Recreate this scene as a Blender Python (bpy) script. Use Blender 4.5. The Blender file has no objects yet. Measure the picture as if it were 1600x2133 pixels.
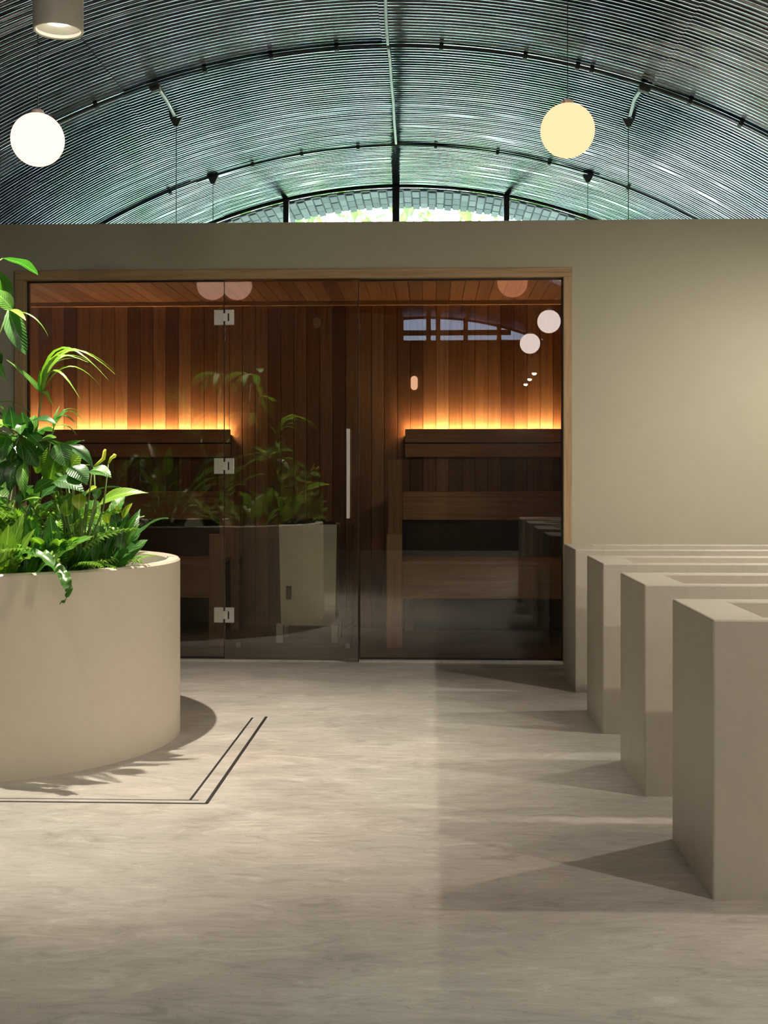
import bpy, bmesh, math, random
from mathutils import Vector, Matrix

random.seed(7)
scene = bpy.context.scene
col = scene.collection
PI = math.pi

# ------------------------------------------------------------------ camera
F = 2600.0                    # focal length in pixels of the 1600x2133 frame
H = 1.15                      # eye height
HZ = 993.0                    # pixel row of the horizon
YAW = math.atan(100 / F)
cam_d = bpy.data.cameras.new('camera')
cam_d.sensor_fit = 'AUTO'
cam_d.sensor_width = 36
cam_d.lens = F / 2133 * 36
cam_d.shift_y = -(1066.5 - HZ) / 2133
cam_d.clip_start = 0.05
cam = bpy.data.objects.new('camera', cam_d)
cam.location = (0, 0, H)
cam.rotation_euler = (PI / 2, 0, YAW)
col.objects.link(cam)
scene.camera = cam

# ------------------------------------------------------------------ view, sky, sun
scene.view_settings.view_transform = 'Standard'
scene.view_settings.look = 'None'
scene.view_settings.gamma = 1
scene.view_settings.use_curve_mapping = False
scene.view_settings.exposure = 0.6
scene.cycles.max_bounces = 10
scene.cycles.diffuse_bounces = 4
scene.cycles.glossy_bounces = 5
scene.cycles.transparent_max_bounces = 20
scene.cycles.sample_clamp_indirect = 6
scene.cycles.caustics_reflective = False
scene.cycles.caustics_refractive = False

world = bpy.data.worlds.new('sky')
scene.world = world
world.use_nodes = True
wn = world.node_tree.nodes
wl = world.node_tree.links
wn.clear()
sky = wn.new('ShaderNodeTexSky')
sky.sky_type = 'NISHITA'
sky.sun_disc = False
sky.sun_elevation = math.radians(48)
sky.sun_rotation = math.radians(60)
bg = wn.new('ShaderNodeBackground')
bg.inputs['Strength'].default_value = 2.4
wo = wn.new('ShaderNodeOutputWorld')
wl.new(sky.outputs[0], bg.inputs[0])
wl.new(bg.outputs[0], wo.inputs[0])

sun_d = bpy.data.lights.new('sun', 'SUN')
sun_d.energy = 30
sun_d.angle = math.radians(0.6)
sun_d.color = (1.0, 0.96, 0.9)
sun = bpy.data.objects.new('sun', sun_d)
col.objects.link(sun)
sun.location = (8, 2, 14)
sun.rotation_euler = Vector((-0.62, 0.42, -0.78)).to_track_quat('-Z', 'Y').to_euler()

# ------------------------------------------------------------------ projection helpers
cT, sT = math.cos(YAW), math.sin(YAW)
def ray(px, py):
    u = (px - 800) / F; v = (HZ - py) / F
    return Vector((cT * u - sT, sT * u + cT, v))
def P(px, py, Y):
    """the point at depth Y that lies at a place seen in the photograph"""
    d = ray(px, py); t = Y / d.y
    return Vector((d.x * t, Y, H + d.z * t))
def PX(px, Y): return P(px, HZ, Y).x
def PZ(py, Y, px=900): return P(px, py, Y).z
def PF(px, py):
    d = ray(px, py); t = -H / d.z
    return Vector((d.x * t, d.y * t, 0))
VR, VCX, VCZ = 4.6, -0.26, -0.95          # barrel vault
def vault_hit(px, py, R=VR):
    d = ray(px, py)
    a = d.x ** 2 + d.z ** 2; ox = -VCX; oz = H - VCZ
    b = 2 * (ox * d.x + oz * d.z); c = ox * ox + oz * oz - R * R
    t = (-b + math.sqrt(b * b - 4 * a * c)) / (2 * a)
    return Vector((d.x * t, d.y * t, H + d.z * t))
def vault_z(x, R=VR): return VCZ + math.sqrt(max(R * R - (x - VCX) ** 2, 0))
def vp(phi, Y, R=VR): return Vector((VCX + R * math.sin(phi), Y, VCZ + R * math.cos(phi)))

# ------------------------------------------------------------------ materials
def new_mat(name):
    m = bpy.data.materials.new(name); m.use_nodes = True
    nt = m.node_tree
    b = nt.nodes['Principled BSDF']
    return m, nt, b
def N(nt, t, **kw):
    n = nt.nodes.new(t)
    for k, v in kw.items():
        if k.startswith('i_'): n.inputs[k[2:].replace('_', ' ')].default_value = v
        else: setattr(n, k, v)
    return n
def coords(nt, scale=(1, 1, 1), src='Object', randomise=False):
    tc = N(nt, 'ShaderNodeTexCoord'); mp = N(nt, 'ShaderNodeMapping')
    mp.inputs['Scale'].default_value = scale
    nt.links.new(tc.outputs[src], mp.inputs['Vector'])
    if randomise:
        oi = N(nt, 'ShaderNodeObjectInfo'); mu = N(nt, 'ShaderNodeVectorMath', operation='SCALE')
        cb = N(nt, 'ShaderNodeCombineXYZ')
        for i in range(3): nt.links.new(oi.outputs['Random'], cb.inputs[i])
        nt.links.new(cb.outputs[0], mu.inputs[0]); mu.inputs['Scale'].default_value = 37.0
        nt.links.new(mu.outputs[0], mp.inputs['Location'])
    return mp.outputs['Vector']
def ramp(nt, fac, stops):
    r = N(nt, 'ShaderNodeValToRGB')
    while len(r.color_ramp.elements) < len(stops): r.color_ramp.elements.new(0.5)
    for e, (p, c) in zip(r.color_ramp.elements, stops):
        e.position = p; e.color = (*c, 1)
    nt.links.new(fac, r.inputs[0])
    return r.outputs[0]
def noise(nt, vec, scale, detail=4, rough=0.55, dist=0.0):
    n = N(nt, 'ShaderNodeTexNoise')
    n.inputs['Scale'].default_value = scale; n.inputs['Detail'].default_value = detail
    n.inputs['Roughness'].default_value = rough; n.inputs['Distortion'].default_value = dist
    nt.links.new(vec, n.inputs['Vector'])
    return n.outputs['Fac']
def mixc(nt, fac, a, b, mode='MIX'):
    m = N(nt, 'ShaderNodeMix', data_type='RGBA', blend_type=mode)
    for s, v in ((0, fac), (6, a), (7, b)):
        if hasattr(v, 'is_output'): nt.links.new(v, m.inputs[s])
        elif isinstance(v, (int, float)): m.inputs[s].default_value = v
        else: m.inputs[s].default_value = (*v, 1)
    return m.outputs[2]
def bump(nt, b, h, strength=0.2, dist=0.01):
    n = N(nt, 'ShaderNodeBump')
    n.inputs['Strength'].default_value = strength; n.inputs['Distance'].default_value = dist
    nt.links.new(h, n.inputs['Height']); nt.links.new(n.outputs[0], b.inputs['Normal'])
def plain(name, c, rough=0.5, metal=0.0, spec=0.5, var=0.0):
    m, nt, b = new_mat(name)
    b.inputs['Roughness'].default_value = rough; b.inputs['Metallic'].default_value = metal
    b.inputs['Specular IOR Level'].default_value = spec
    n = noise(nt, coords(nt), 9.0)
    k = var if var else 0.06
    nt.links.new(ramp(nt, n, [(0.3, tuple(x * (1 - k) for x in c)), (0.7, tuple(min(x * (1 + k), 1) for x in c))]), b.inputs['Base Color'])
    return m
def emit(name, c, s):
    m = bpy.data.materials.new(name); m.use_nodes = True
    nt = m.node_tree; nt.nodes.clear()
    e = N(nt, 'ShaderNodeEmission'); o = N(nt, 'ShaderNodeOutputMaterial')
    e.inputs[0].default_value = (*c, 1); e.inputs[1].default_value = s
    nt.links.new(e.outputs[0], o.inputs[0])
    return m
def glass(name, tint, ior):
    m = bpy.data.materials.new(name); m.use_nodes = True
    nt = m.node_tree; nt.nodes.clear()
    t = N(nt, 'ShaderNodeBsdfTransparent'); g = N(nt, 'ShaderNodeBsdfGlossy'); fr = N(nt, 'ShaderNodeFresnel')
    mx = N(nt, 'ShaderNodeMixShader'); o = N(nt, 'ShaderNodeOutputMaterial')
    t.inputs[0].default_value = (*tint, 1); g.inputs['Roughness'].default_value = 0.0
    g.inputs[0].default_value = (1, 1, 1, 1)
    fr.inputs['IOR'].default_value = ior
    nt.links.new(fr.outputs[0], mx.inputs[0]); nt.links.new(t.outputs[0], mx.inputs[1]); nt.links.new(g.outputs[0], mx.inputs[2])
    nt.links.new(mx.outputs[0], o.inputs[0])
    return m

def microcement(name, dark, mid, light, scale, stretch, rough, bstr):
    m, nt, b = new_mat(name)
    v = coords(nt, stretch)
    n1 = noise(nt, v, scale, 6, 0.6, 0.6)
    n2 = noise(nt, coords(nt, (stretch[0] * 1.3, stretch[1] * 2.2, stretch[2])), scale * 4.5, 5, 0.65, 1.2)
    n3 = noise(nt, coords(nt), 0.7, 2, 0.5)
    c1 = ramp(nt, n1, [(0.32, dark), (0.5, mid), (0.68, light)])
    c2 = ramp(nt, n2, [(0.3, dark), (0.52, mid), (0.75, light)])
    c = mixc(nt, 0.5, c1, c2)
    c3 = ramp(nt, n3, [(0.35, (0.94, 0.94, 0.92)), (0.65, (1, 1, 1))])
    c = mixc(nt, 1.0, c, c3, 'MULTIPLY')
    nt.links.new(c, b.inputs['Base Color'])
    rr = N(nt, 'ShaderNodeMapRange'); rr.inputs[3].default_value = rough - 0.07; rr.inputs[4].default_value = rough + 0.1
    nt.links.new(n2, rr.inputs[0]); nt.links.new(rr.outputs[0], b.inputs['Roughness'])
    bump(nt, b, n2, bstr, 0.004)
    return m

M = {}
def trowelled_floor():
    m, nt, b = new_mat('floor_microcement')
    n1 = noise(nt, coords(nt, (0.8, 1.5, 1)), 1.5, 6, 0.62, 0.8)
    n2 = noise(nt, coords(nt, (1.0, 3.2, 1)), 4.2, 7, 0.68, 2.2)
    n3 = noise(nt, coords(nt), 0.55, 3, 0.5)
    c1 = ramp(nt, n1, [(0.38, (0.34, 0.325, 0.30)), (0.5, (0.47, 0.445, 0.41)), (0.63, (0.59, 0.565, 0.525))])
    c2 = ramp(nt, n2, [(0.36, (0.30, 0.285, 0.26)), (0.47, (0.45, 0.425, 0.39)), (0.55, (0.49, 0.465, 0.43)), (0.66, (0.64, 0.615, 0.57))])
    c3 = ramp(nt, n3, [(0.38, (1.0, 0.955, 0.93)), (0.5, (1, 0.985, 0.97)), (0.62, (0.955, 0.985, 0.96))])
    c = mixc(nt, 1.0, mixc(nt, 0.55, c1, c2), c3, 'MULTIPLY')
    vo = N(nt, 'ShaderNodeTexNoise'); vo.inputs['Scale'].default_value = 9.0; vo.inputs['Detail'].default_value = 3; vo.inputs['Distortion'].default_value = 3.0
    nt.links.new(coords(nt, (0.7, 1.8, 1)), vo.inputs['Vector'])
    line = ramp(nt, vo.outputs['Fac'], [(0.0, (1, 1, 1)), (0.487, (1, 1, 1)), (0.5, (0.76, 0.74, 0.71)), (0.513, (1, 1, 1))])
    c = mixc(nt, 1.0, c, line, 'MULTIPLY')
    nt.links.new(c, b.inputs['Base Color'])
    rr = N(nt, 'ShaderNodeMapRange'); rr.inputs[3].default_value = 0.34; rr.inputs[4].default_value = 0.52
    nt.links.new(n2, rr.inputs[0]); nt.links.new(rr.outputs[0], b.inputs['Roughness'])
    bump(nt, b, n2, 0.10, 0.004)
    return m
M['floor'] = trowelled_floor()
M['cement'] = microcement('trough_microcement', (0.49, 0.45, 0.385), (0.55, 0.505, 0.435), (0.60, 0.555, 0.48), 2.2, (1.6, 1.6, 0.6), 0.42, 0.05)
M['planter'] = microcement('planter_plaster', (0.62, 0.55, 0.44), (0.64, 0.57, 0.46), (0.66, 0.59, 0.48), 2.0, (1, 1, 1), 0.5, 0.03)
M['wall'] = microcement('wall_plaster', (0.52, 0.50, 0.38), (0.54, 0.52, 0.40), (0.56, 0.54, 0.42), 1.2, (1, 1, 1), 0.6, 0.02)
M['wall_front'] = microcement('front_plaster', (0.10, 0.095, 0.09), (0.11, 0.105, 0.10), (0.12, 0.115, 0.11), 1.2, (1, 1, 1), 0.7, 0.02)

def wood(name, axis, stops, rough=0.5, bstr=0.08):
    m, nt, b = new_mat(name)
    st = [26, 26, 26]; st[axis] = 1.2
    v = coords(nt, tuple(st), randomise=True)
    g = noise(nt, v, 1.6, 5, 0.6, 0.8)
    oi = N(nt, 'ShaderNodeObjectInfo')
    base = ramp(nt, oi.outputs['Random'], stops)
    gr = ramp(nt, g, [(0.25, (0.66, 0.62, 0.58)), (0.5, (0.95, 0.95, 0.95)), (0.75, (1.15, 1.12, 1.08))])
    nt.links.new(mixc(nt, 1.0, base, gr, 'MULTIPLY'), b.inputs['Base Color'])
    b.inputs['Roughness'].default_value = rough
    b.inputs['Specular IOR Level'].default_value = 0.3
    bump(nt, b, g, bstr, 0.003)
    return m
CED = [(0.0, (0.19, 0.10, 0.052)), (0.14, (0.35, 0.205, 0.11)), (0.3, (0.43, 0.275, 0.155)), (0.45, (0.31, 0.17, 0.088)),
       (0.6, (0.47, 0.305, 0.175)), (0.78, (0.38, 0.225, 0.122)), (0.9, (0.22, 0.115, 0.06)), (1.0, (0.41, 0.25, 0.138))]
CED_C = [(p_, tuple(v_ * 0.6 for v_ in c_)) for p_, c_ in CED]     # same cedar darkened so the strip light doesn't overlight the ceiling
CED_B = [(0.0, (0.46, 0.27, 0.145)), (0.5, (0.52, 0.32, 0.175)), (1.0, (0.57, 0.36, 0.20))]
OAK = [(0.0, (0.50, 0.355, 0.19)), (1.0, (0.56, 0.40, 0.22))]
M['cedar_x'] = wood('cedar_grain_x', 0, CED_B)
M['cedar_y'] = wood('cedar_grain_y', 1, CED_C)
M['cedar_z'] = wood('cedar_grain_z', 2, CED)
M['cedar_post'] = wood('cedar_post', 2, CED_B)
M['oak_x'] = wood('pale_timber_x', 0, OAK)
M['oak_z'] = wood('pale_timber_z', 2, OAK)
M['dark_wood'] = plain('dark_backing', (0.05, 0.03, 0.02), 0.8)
M['gasket'] = plain('black_gasket', (0.012, 0.01, 0.009), 0.5)
M['black'] = plain('black_metal', (0.008, 0.010, 0.010), 0.45)
M['steel'] = plain('brushed_steel', (0.86, 0.84, 0.76), 0.33, 0.5)
M['nickel'] = plain('satin_nickel', (0.78, 0.75, 0.69), 0.42, 0.75)
M['stone'] = plain('heater_stone', (0.06, 0.065, 0.06), 0.75, var=0.4)
M['soil'] = plain('dark_soil', (0.022, 0.016, 0.011), 0.95, var=0.5)
M['slot'] = plain('drain_slot', (0.018, 0.017, 0.016), 0.6)
M['drain'] = plain('drain_steel', (0.40, 0.37, 0.31), 0.45, 0.3)
M['lamp_body'] = plain('lamp_body_paint', (0.62, 0.58, 0.50), 0.5)
M['conduit'] = plain('galvanised_conduit', (0.50, 0.55, 0.56), 0.45, 0.3)
M['grey_box'] = plain('dark_grey_box', (0.05, 0.055, 0.055), 0.6)
M['cable'] = plain('dark_cable', (0.03, 0.035, 0.035), 0.6)
M['brick'] = None
M['mortar'] = plain('mortar', (0.20, 0.21, 0.22), 0.9)
M['masonry'] = plain('outer_masonry', (0.16, 0.14, 0.13), 0.9)
M['ground'] = plain('outside_paving', (0.30, 0.29, 0.26), 0.9)
M['glass'] = glass('sauna_glass', (0.88, 0.865, 0.83), 1.68)
M['clear'] = glass('clear_glass', (0.93, 0.97, 0.96), 1.45)
M['tinted'] = glass('tinted_glass', (0.36, 0.345, 0.37), 1.45)
M['guard'] = glass('guard_glass', (0.97, 0.98, 0.97), 1.33)
m, nt, b = new_mat('grey_brick')
oi = N(nt, 'ShaderNodeObjectInfo')
nt.links.new(ramp(nt, oi.outputs['Random'], [(0, (0.20, 0.22, 0.29)), (0.5, (0.27, 0.29, 0.37)), (1, (0.36, 0.39, 0.48))]), b.inputs['Base Color'])
b.inputs['Roughness'].default_value = 0.85
M['brick'] = m

# corrugated metal with the slight waviness of thin rolled sheet
m, nt, b = new_mat('corrugated_sheet_metal')
b.inputs['Metallic'].default_value = 1.0
n1 = noise(nt, coords(nt, (1.5, 14.0, 1.5)), 1.3, 1, 0.5)
n2 = noise(nt, coords(nt, (1.0, 1.0, 1.0)), 1.2, 2, 0.5)
nt.links.new(ramp(nt, n2, [(0.3, (0.46, 0.52, 0.64)), (0.7, (0.54, 0.60, 0.72))]), b.inputs['Base Color'])
b.inputs['Roughness'].default_value = 0.075
bump(nt, b, n1, 0.5, 0.017)
M['sheet'] = m

def leaf_mat(name, dark, light, back, rough=0.32, coat=0.3):
    m, nt, b = new_mat(name)
    tc = N(nt, 'ShaderNodeTexCoord')
    n = noise(nt, coords(nt, (1, 1, 1), randomise=True), 3.5, 3)
    oi = N(nt, 'ShaderNodeObjectInfo')
    c = ramp(nt, oi.outputs['Random'], [(0, dark), (1, light)])
    c = mixc(nt, 1.0, c, ramp(nt, n, [(0.3, (0.75, 0.78, 0.7)), (0.7, (1.1, 1.1, 1.0))]), 'MULTIPLY')
    sx = N(nt, 'ShaderNodeSeparateXYZ'); nt.links.new(tc.outputs['Object'], sx.inputs[0])
    ab = N(nt, 'ShaderNodeMath', operation='ABSOLUTE'); nt.links.new(sx.outputs[0], ab.inputs[0])
    rib = N(nt, 'ShaderNodeMapRange'); rib.inputs[1].default_value = 0.012; rib.inputs[2].default_value = 0.035; rib.inputs[3].default_value = 0.55; rib.inputs[4].default_value = 0.0
    nt.links.new(ab.outputs[0], rib.inputs[0])
    c = mixc(nt, rib.outputs[0], c, tuple(min(1, v * 2.0 + 0.05) for v in light))
    ma = N(nt, 'ShaderNodeMath', operation='MULTIPLY_ADD'); ma.inputs[1].default_value = -0.7
    nt.links.new(ab.outputs[0], ma.inputs[0]); nt.links.new(sx.outputs[1], ma.inputs[2])
    sn = N(nt, 'ShaderNodeMath', operation='MULTIPLY'); sn.inputs[1].default_value = 62.0; nt.links.new(ma.outputs[0], sn.inputs[0])
    si_ = N(nt, 'ShaderNodeMath', operation='SINE'); nt.links.new(sn.outputs[0], si_.inputs[0])
    bump(nt, b, si_.outputs[0], 0.25, 0.002)
    nt.links.new(c, b.inputs['Base Color'])
    b.inputs['Roughness'].default_value = rough
    b.inputs['Coat Weight'].default_value = coat
    b.inputs['Coat Roughness'].default_value = 0.25
    tr = N(nt, 'ShaderNodeBsdfTranslucent'); nt.links.new(mixc(nt, 1.0, c, back, 'MULTIPLY'), tr.inputs[0])
    mx = N(nt, 'ShaderNodeMixShader'); mx.inputs[0].default_value = 0.25
    out = nt.nodes['Material Output']
    nt.links.new(b.outputs[0], mx.inputs[1]); nt.links.new(tr.outputs[0], mx.inputs[2]); nt.links.new(mx.outputs[0], out.inputs[0])
    return m
M['leaf_dark'] = leaf_mat('dark_glossy_leaf', (0.018, 0.075, 0.018), (0.055, 0.16, 0.035), (1.6, 2.2, 0.8))
M['leaf_mid'] = leaf_mat('mid_green_leaf', (0.05, 0.16, 0.025), (0.12, 0.28, 0.045), (1.5, 2.0, 0.7))
M['leaf_bright'] = leaf_mat('bright_green_leaf', (0.12, 0.28, 0.03), (0.24, 0.42, 0.05), (1.4, 1.6, 0.6), 0.4, 0.15)
M['leaf_lime'] = leaf_mat('lime_leaf', (0.36, 0.46, 0.05), (0.46, 0.55, 0.07), (1.3, 1.4, 0.6), 0.4, 0.15)
M['stem'] = plain('green_stem', (0.13, 0.21, 0.05), 0.5)
M['stem_brown'] = plain('brown_stem', (0.12, 0.085, 0.045), 0.7)
M['hedge'] = leaf_mat('outdoor_leaf', (0.10, 0.26, 0.05), (0.34, 0.52, 0.18), (1.3, 1.5, 0.9), 0.5, 0.1)

# ------------------------------------------------------------------ object helpers
def link(name, me, parent=None, loc=None):
    o = bpy.data.objects.new(name, me); col.objects.link(o)
    if loc is not None: o.location = loc
    if parent is not None:
        o.parent = parent
        o.matrix_parent_inverse = Matrix.Translation(-parent.location)
    return o
def tag(o, label=None, cat=None, group=None, kind=None):
    if label: o['label'] = label
    if cat: o['category'] = cat
    if group: o['group'] = group
    if kind: o['kind'] = kind
    return o
def root(name, loc, label=None, cat=None, group=None, kind=None):
    return tag(link(name, None, None, Vector(loc)), label, cat, group, kind)
def bm_mesh(name, bm, mat, smooth=False):
    me = bpy.data.meshes.new(name)
    bmesh.ops.recalc_face_normals(bm, faces=bm.faces)
    bm.to_mesh(me); bm.free()
    if mat: me.materials.append(mat)
    if smooth:
        for p in me.polygons: p.use_smooth = True
    return me
_boxes = {}
def box(name, x0, x1, y0, y1, z0, z1, mat, parent=None, bev=0.0):
    d = (x1 - x0, y1 - y0, z1 - z0); k = tuple(round(v, 4) for v in d) + (mat.name, bev)
    if k not in _boxes:
        bm = bmesh.new(); bmesh.ops.create_cube(bm, size=1)
        bmesh.ops.scale(bm, vec=d, verts=bm.verts)
        if bev: bmesh.ops.bevel(bm, geom=list(bm.edges), offset=bev, segments=1, affect='EDGES')
        _boxes[k] = bm_mesh(name, bm, mat)
    return link(name, _boxes[k], parent, Vector(((x0 + x1) / 2, (y0 + y1) / 2, (z0 + z1) / 2)))
def tube_bm(bm, pts, r, seg=8, caps=True):
    pts = [Vector(p) for p in pts]; rings = []
    rr = r if isinstance(r, (list, tuple)) else [r] * len(pts)
    prev = None
    for i, p in enumerate(pts):
        t = (pts[min(i + 1, len(pts) - 1)] - pts[max(i - 1, 0)]).normalized()
        if prev is None:
            a = Vector((0, 0, 1)) if abs(t.z) < 0.9 else Vector((1, 0, 0))
            u = t.cross(a).normalized()
        else:
            u = (prev - t * prev.dot(t)).normalized()
        prev = u; v = t.cross(u)
        rings.append([bm.verts.new(p + (u * math.cos(q) + v * math.sin(q)) * rr[i]) for q in [2 * PI * k / seg for k in range(seg)]])
    for a, c in zip(rings, rings[1:]):
        for k in range(seg): bm.faces.new((a[k], a[(k + 1) % seg], c[(k + 1) % seg], c[k]))
    if caps:
        bm.faces.new(rings[0][::-1]); bm.faces.new(rings[-1])
def tube(name, pts, r, mat, parent=None, seg=8):
    o = sum((Vector(p) for p in pts), Vector()) / len(pts)
    bm = bmesh.new(); tube_bm(bm, [Vector(p) - o for p in pts], r, seg)
    return link(name, bm_mesh(name, bm, mat, True), parent, o)
def lathe(name, prof, center, mat, parent=None, seg=48, smooth=True, axis='Z'):
    """prof: (radius, height) pairs from bottom to top"""
    bm = bmesh.new(); rings = []
    for r, z in prof:
        if r < 1e-6: rings.append([bm.verts.new((0, 0, z))])
        else: rings.append([bm.verts.new((r * math.cos(2 * PI * k / seg), r * math.sin(2 * PI * k / seg), z)) for k in range(seg)])
    for a, c in zip(rings, rings[1:]):
        for k in range(seg):
            q = (k + 1) % seg
            if len(a) == 1: bm.faces.new((a[0], c[q], c[k]))
            elif len(c) == 1: bm.faces.new((a[k], a[q], c[0]))
            else: bm.faces.new((a[k], a[q], c[q], c[k]))
    if axis == 'Y': bmesh.ops.rotate(bm, verts=bm.verts, matrix=Matrix.Rotation(PI / 2, 3, 'X'))
    me = bm_mesh(name, bm, mat)
    if smooth:
        for p in me.polygons: p.use_smooth = True
        me.set_sharp_from_angle(angle=math.radians(40))
    return link(name, me, parent, Vector(center))
def prism_y(name, outline, y0, y1, mat, parent=None):
    """outline of (x, z) pairs extruded from y0 to y1"""
    bm = bmesh.new()
    a = [bm.verts.new((x, y0, z)) for x, z in outline]; c = [bm.verts.new((x, y1, z)) for x, z in outline]
    n = len(outline)
    bm.faces.new(a); bm.faces.new(c[::-1])
    for i in range(n): bm.faces.new((a[i], c[i], c[(i + 1) % n], a[(i + 1) % n]))
    bm.normal_update()
    bmesh.ops.triangulate(bm, faces=[f for f in bm.faces if len(f.verts) > 4])
    return link(name, bm_mesh(name, bm, mat), parent)

# ================================================================== THE SETTING
YW = 7.70          # front face of the sauna partition
YG = 7.745         # glass plane
YB = 9.49          # back wall of the sauna
YE = 10.72         # glazed far end of the vault
YS = -4.0          # front end, behind the camera
WT = PZ(461, YW, 860)   # top of the partition

tag(box('floor', -4.9, 4.5, YS - 0.3, YE + 0.05, -0.2, 0.0, M['floor']), kind='structure')
tag(box('ground', -30, 30, YE + 0.05, 40, -0.25, -0.05, M['ground']), kind='structure')
tag(box('ground', -30, 30, -40, YS - 0.3, -0.25, -0.05, M['ground']), kind='structure')

# vault: corrugated sheets hung under a masonry barrel
PITCH, AMP = 0.0445, 0.0029
ceiling = root('ceiling', (0, 0, 0), 'barrel vault lined with wavy corrugated metal sheets', kind='structure')
PHI = math.acos(0.98 / VR)
edges_y = [YS, -1.45, 0.71, 2.87, 5.03, 7.19, 9.35, YE - 0.02]
NSEG = 8
for bi in range(len(edges_y) - 1):
    y0, y1 = edges_y[bi], edges_y[bi + 1] + 0.02
    per = 10 if y0 >= 2.8 else 6
    ny = int((y1 - y0) / PITCH * per)
    for si in range(NSEG):
        a0 = -PHI + 2 * PHI * si / NSEG - 0.006; a1 = -PHI + 2 * PHI * (si + 1) / NSEG
        off = (0.004 if (si + bi) % 2 else 0.0)
        na = 20
        verts = []; faces = []
        for j in range(ny + 1):
            y = y0 + (y1 - y0) * j / ny
            r = VR + off + AMP * math.cos(2 * PI * y / PITCH)
            for i in range(na + 1):
                ph = a0 + (a1 - a0) * i / na
                verts.append((VCX + r * math.sin(ph), y, VCZ + r * math.cos(ph)))
        for j in range(ny):
            for i in range(na):
                k = j * (na + 1) + i
                faces.append((k, k + 1, k + na + 2, k + na + 1))
        me = bpy.data.meshes.new('corrugated_sheet'); me.from_pydata(verts, [], faces)
        me.materials.append(M['sheet']); me.polygons.foreach_set('use_smooth', [True] * len(faces)); me.update()
        link('corrugated_sheet', me, ceiling)
arc = [(VCX + 4.66 * math.sin(-PHI - 0.02 + (2 * PHI + 0.04) * i / 48), VCZ + 4.66 * math.cos(-PHI - 0.02 + (2 * PHI + 0.04) * i / 48)) for i in range(49)]
arc2 = [(VCX + 4.95 * math.sin(-PHI - 0.02 + (2 * PHI + 0.04) * i / 48), VCZ + 4.95 * math.cos(-PHI - 0.02 + (2 * PHI + 0.04) * i / 48)) for i in range(49)]
bm = bmesh.new()
R_ = []
for (x, z), (x2, z2) in zip(arc, arc2):
    R_.append([bm.verts.new(v) for v in ((x, YS - 0.1, z), (x, YE + 0.06, z), (x2, YE + 0.06, z2), (x2, YS - 0.1, z2))])
for a, c in zip(R_, R_[1:]):
    for k in range(4): bm.faces.new((a[k], a[(k + 1) % 4], c[(k + 1) % 4], c[k]))
bm.faces.new(R_[0]); bm.faces.new(R_[-1][::-1])
link('masonry_shell', bm_mesh('masonry_shell', bm, M['masonry']), ceiling)

# partition with the sauna opening
OX0, OX1, OZ = PX(38, YW), PX(1186, YW), PZ(566, YW, 600)
RW = VR - 0.012
xl = VCX - math.sqrt(RW * RW - (WT - VCZ) ** 2); xr = VCX + math.sqrt(RW * RW - (WT - VCZ) ** 2)
def arc_side(sgn, z0, z1, n, R):
    out = []
    for i in range(n + 1):
        z = z0 + (z1 - z0) * i / n
        out.append((VCX + sgn * math.sqrt(R * R - (z - VCZ) ** 2), z))
    return out
outl = [(OX0, 0)] + [(OX0, OZ), (OX1, OZ), (OX1, 0)] + arc_side(1, 0, WT, 14, RW) + arc_side(-1, WT, 0, 14, RW)
tag(prism_y('wall_partition', outl, YW, YW + 0.12, M['wall']), 'beige plaster partition around the sauna glazing', kind='structure')

# pale timber frame round the opening
yf0, yf1 = YW - 0.015, YW + 0.115
trim = root('trim_1', ((OX0 + OX1) / 2, yf0, 0), 'pale timber frame round the sauna glazing', kind='structure')
fx0, fx1 = PX(30, yf0), PX(1192, yf0); gx0, gx1 = PX(50, yf0), PX(1174, yf0)
fz1 = PZ(560, yf0, 600); gz1 = PZ(580, yf0, 600)
box('head_board', fx0, fx1, yf0, yf1, gz1, fz1, M['oak_x'], trim, 0.003)
box('jamb_board', fx0, gx0, yf0, yf1, 0, gz1, M['oak_z'], trim, 0.003)
box('jamb_board', gx1, fx1, yf0, yf1, 0, gz1, M['oak_z'], trim, 0.003)
box('sill_board', gx0, gx1, yf0 + 0.005, yf1, 0, 0.016, M['floor'], trim, 0.002)

# glazing: two fixed panes and a hinged door
DX0, DX1 = PX(468.5, YG), PX(748, YG)
def pane(name, lab, x0, x1, gask):
    r = root(name, ((x0 + x1) / 2, YG, 0.016), lab, kind='structure')
    g = 0.009
    p = box('pane', x0, x1, YG, YG + 0.01, 0.018, gz1 - 0.003, M['glass'], r)
    box('gasket', x0, x1, YG - 0.006, YG + 0.016, gz1 - g, gz1 + 0.001, M['gasket'], r)
    box('gasket', x0, x1, YG - 0.006, YG + 0.016, 0.016, 0.016 + g, M['gasket'], r)
    for a in gask: box('gasket', a, a + g, YG - 0.006, YG + 0.016, 0.016 + g, gz1 - g, M['gasket'], r)
    return r
w1 = pane('window_1', 'fixed smoked glass pane left of the sauna door', gx0 - 0.002, DX0 - 0.004, [gx0 - 0.001])
w2 = pane('window_2', 'fixed smoked glass pane right of the sauna door', DX1 + 0.004, gx1 + 0.002, [gx1 - 0.008])

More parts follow.
